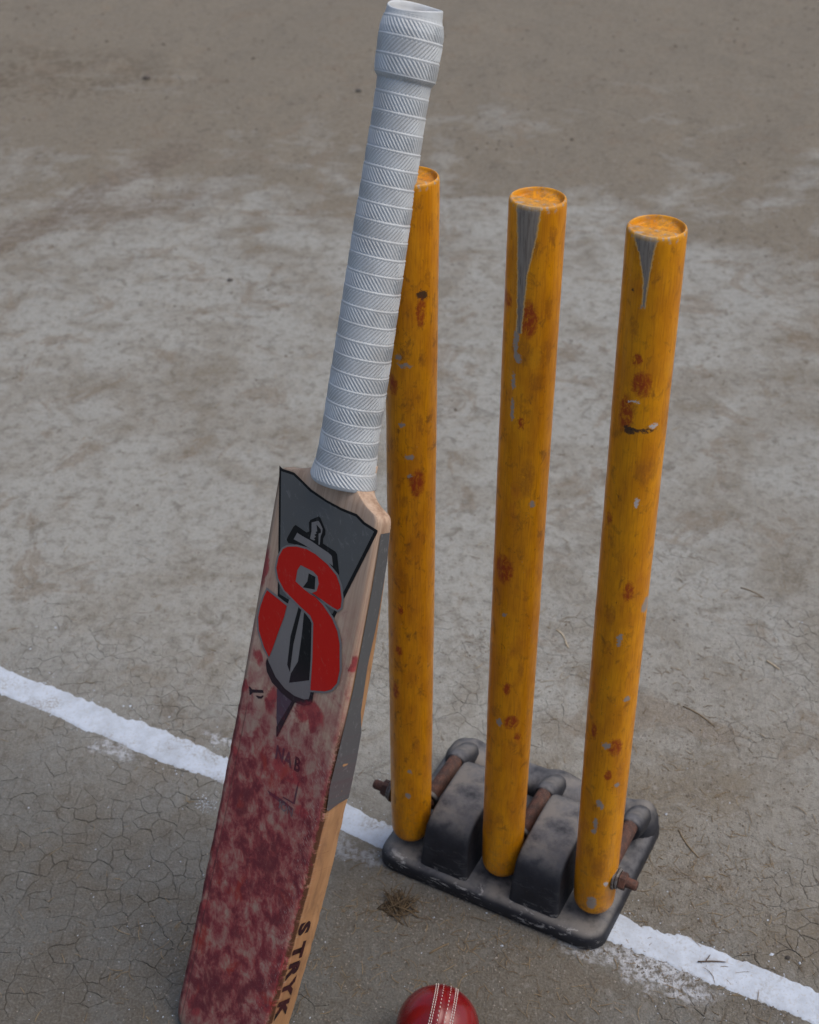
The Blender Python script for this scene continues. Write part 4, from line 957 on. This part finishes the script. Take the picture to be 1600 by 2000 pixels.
sx, sy = SP['stickL']; single('twig', 'thin curved brown twig on soil far right', 'twig', [(sx, sy, -0.75, 0.034, 0.0008, 0.10)], M_STRAW)
sx, sy = SP['tuft']; rnd = random.Random(3)
single('grass_tuft', 'dead brown grass tuft by the front left corner of the base', 'grass', [(sx + rnd.gauss(0, .006), sy + rnd.gauss(0, .006), rnd.uniform(0, 3.14), rnd.uniform(.012, .032), rnd.uniform(.0005, .0009), rnd.uniform(-.15, .15), dict(tilt=rnd.uniform(0, .45))) for _ in range(46)], straw_material('dead_grass', (0.055, 0.038, 0.022), (0.12, 0.085, 0.048)))

def pebble(name, label, x, y, r, col, grp=None):
    bm = bmesh.new(); bmesh.ops.create_icosphere(bm, subdivisions=2, radius=1.0)
    for v in bm.verts:
        k = 1 + 0.18 * (vns(v.co.x * 2 + x * 9, v.co.y * 2 + v.co.z * 2, 131)); v.co = (v.co.x * r * 1.25 * k, v.co.y * r * k, v.co.z * r * 0.6 * k)
    me = bpy.data.meshes.new(name); bm.to_mesh(me); bm.free()
    g = G('pebble_stone'); p = g.obj(); a = g.noise(p, 90, 4); mt = g.done(g.mix(a, col, tuple(c * 1.8 for c in col)), 0.85, a, 0.4, 0.002, 0.3)
    o = link(name, me, mt, None, True, (x, y, (hts(x, y)) + r * 0.28)); tag(o, label, 'pebble', grp)
pebble('pebble', 'small dark pebble left of the top of the bat handle', *SP['peb1'], 0.0065, (0.06, 0.055, 0.05), 'dark pebbles')
pebble('pebble', 'small dark pebble at the end of the brown patch, top left', *SP['peb2'], 0.008, (0.06, 0.052, 0.045), 'dark pebbles')
pebble('pebble', 'small dark pebble left of the middle of the bat grip', *SP['peb3'], 0.0045, (0.06, 0.055, 0.05), 'dark pebbles')
pebble('pebble', 'tiny dark pebble beside the cracked soil at lower right', 0.3505, 0.8185, 0.0022, (0.04, 0.035, 0.03), 'dark pebbles')

def scatter(name, n, place, make, mat, label, cat):
    vs, fs = [], []
    for _ in range(n):
        r = place()
        if r is None: continue
        v, f = make(*r); b = len(vs); vs += v; fs += [tuple(b + k for k in q) for q in f]
    o = link(name, mesh(name, vs, fs), mat, None, False); tag(o, label, cat, kind='stuff')
rs = random.Random(17)
def view_point(y0, y1, bias=1.0):
    y = y0 + (y1 - y0) * rs.random() ** bias; half = 0.36 + (y - 0.75) * 0.255; return rs.uniform(-half, half), y
PATCH = [((0.30, 1.02), 0.085, 0.16, 4), ((0.04, 0.835), 0.10, 0.045, 4), ((0.23, 0.80), 0.09, 0.05, 1.4), ((0.29, 0.90), 0.05, 0.05, 2.2), ((-0.01, 0.885), 0.035, 0.02, 1), ((0.13, 1.26), 0.06, 0.05, 1), ((0.40, 1.25), 0.10, 0.14, 1.6), ((-0.15, 0.84), 0.09, 0.06, 0.8)]
def straw_place():
    if rs.random() < 0.72:
        (cx, cy), sx_, sy_, _ = rs.choices(PATCH, [p[3] for p in PATCH])[0]; x, y = rs.gauss(cx, sx_), rs.gauss(cy, sy_)
    else: x, y = view_point(0.72, 2.2, 1.4)
    L = rs.uniform(0.003, 0.016) * (1.5 if rs.random() < 0.1 else 1)
    return x, y, rs.uniform(0, math.pi), L, rs.uniform(0.00018, 0.00045), rs.uniform(-.18, .18), rs.uniform(0, .0005), rs.uniform(-.05, .12), 3
scatter('straw_litter', 1500, straw_place, straw_geo, M_STRAW, 'tiny bits of dry straw scattered over the soil', 'straw')
OCT = [(1, 0, 0), (0, 1, 0), (-1, 0, 0), (0, -1, 0), (0, 0, 1), (0, 0, -1)]; OF = [(0, 1, 4), (1, 2, 4), (2, 3, 4), (3, 0, 4), (1, 0, 5), (2, 1, 5), (3, 2, 5), (0, 3, 5)]
def grain_geo(x, y, r):
    z = (hts(x, y)) + r * 0.25; a = rs.uniform(0, 6.3); c, s = math.cos(a), math.sin(a)
    k = [rs.uniform(0.6, 1.3) for _ in range(6)]; o = []
    for (px, py, pz), q in zip(OCT, k):
        px, py, pz = px * q + rs.uniform(-.3, .3), py * q + rs.uniform(-.3, .3), pz * q * 0.6
        o.append((x + r * (px * c - py * s), y + r * (px * s + py * c), z + r * pz))
    return o, OF
def crumb_place():
    if rs.random() < 0.35:
        (cx, cy), sx_, sy_, _ = rs.choices(PATCH, [p[3] for p in PATCH])[0]; x, y = rs.gauss(cx, sx_), rs.gauss(cy, sy_); return x, y, rs.uniform(0.0003, 0.0014)
    x, y = view_point(0.72, 4.4, 1.8)
    if rs.random() > 0.45 + 0.55 * (vns(x * 6, y * 6, 141)): return None
    return x, y, rs.uniform(0.0003, 0.0012) * (1 + max(0, y - 1.2) * 0.9) * (1.6 if rs.random() < 0.03 else 1)
def crumb_material():
    g = G('soil_crumb'); i = g.island(); return g.done(g.mix(i, (0.27, 0.25, 0.22), (0.10, 0.08, 0.06)), 0.95, None, spec=0.1)
scatter('soil_crumbs', 15000, crumb_place, grain_geo, crumb_material(), 'small loose crumbs of soil over the ground', 'soil')
def speck_place():
    t = rs.random()
    if t < 0.5:
        x = rs.uniform(-0.55, 0.45); y = -0.531 * x + 0.957 + rs.choice((-1, 1)) * (0.021 + rs.expovariate(1 / (0.006 if rs.random() < 0.5 else 0.04)))
    elif t < 0.62: x, y = rs.gauss(SP['chalk'][0], 0.008), rs.gauss(SP['chalk'][1], 0.008)
    elif t < 0.72: x, y = rs.gauss(-0.17, 0.05), rs.gauss(0.775, 0.025)
    else: x, y = view_point(0.74, 1.6, 1.5)
    return x, y, rs.uniform(0.0004, 0.0010) * (1.8 if rs.random() < 0.07 else 1)
scatter('lime_specks', 800, speck_place, grain_geo, M_LIME, 'white specks of lime sprinkled over the soil near the crease', 'lime')
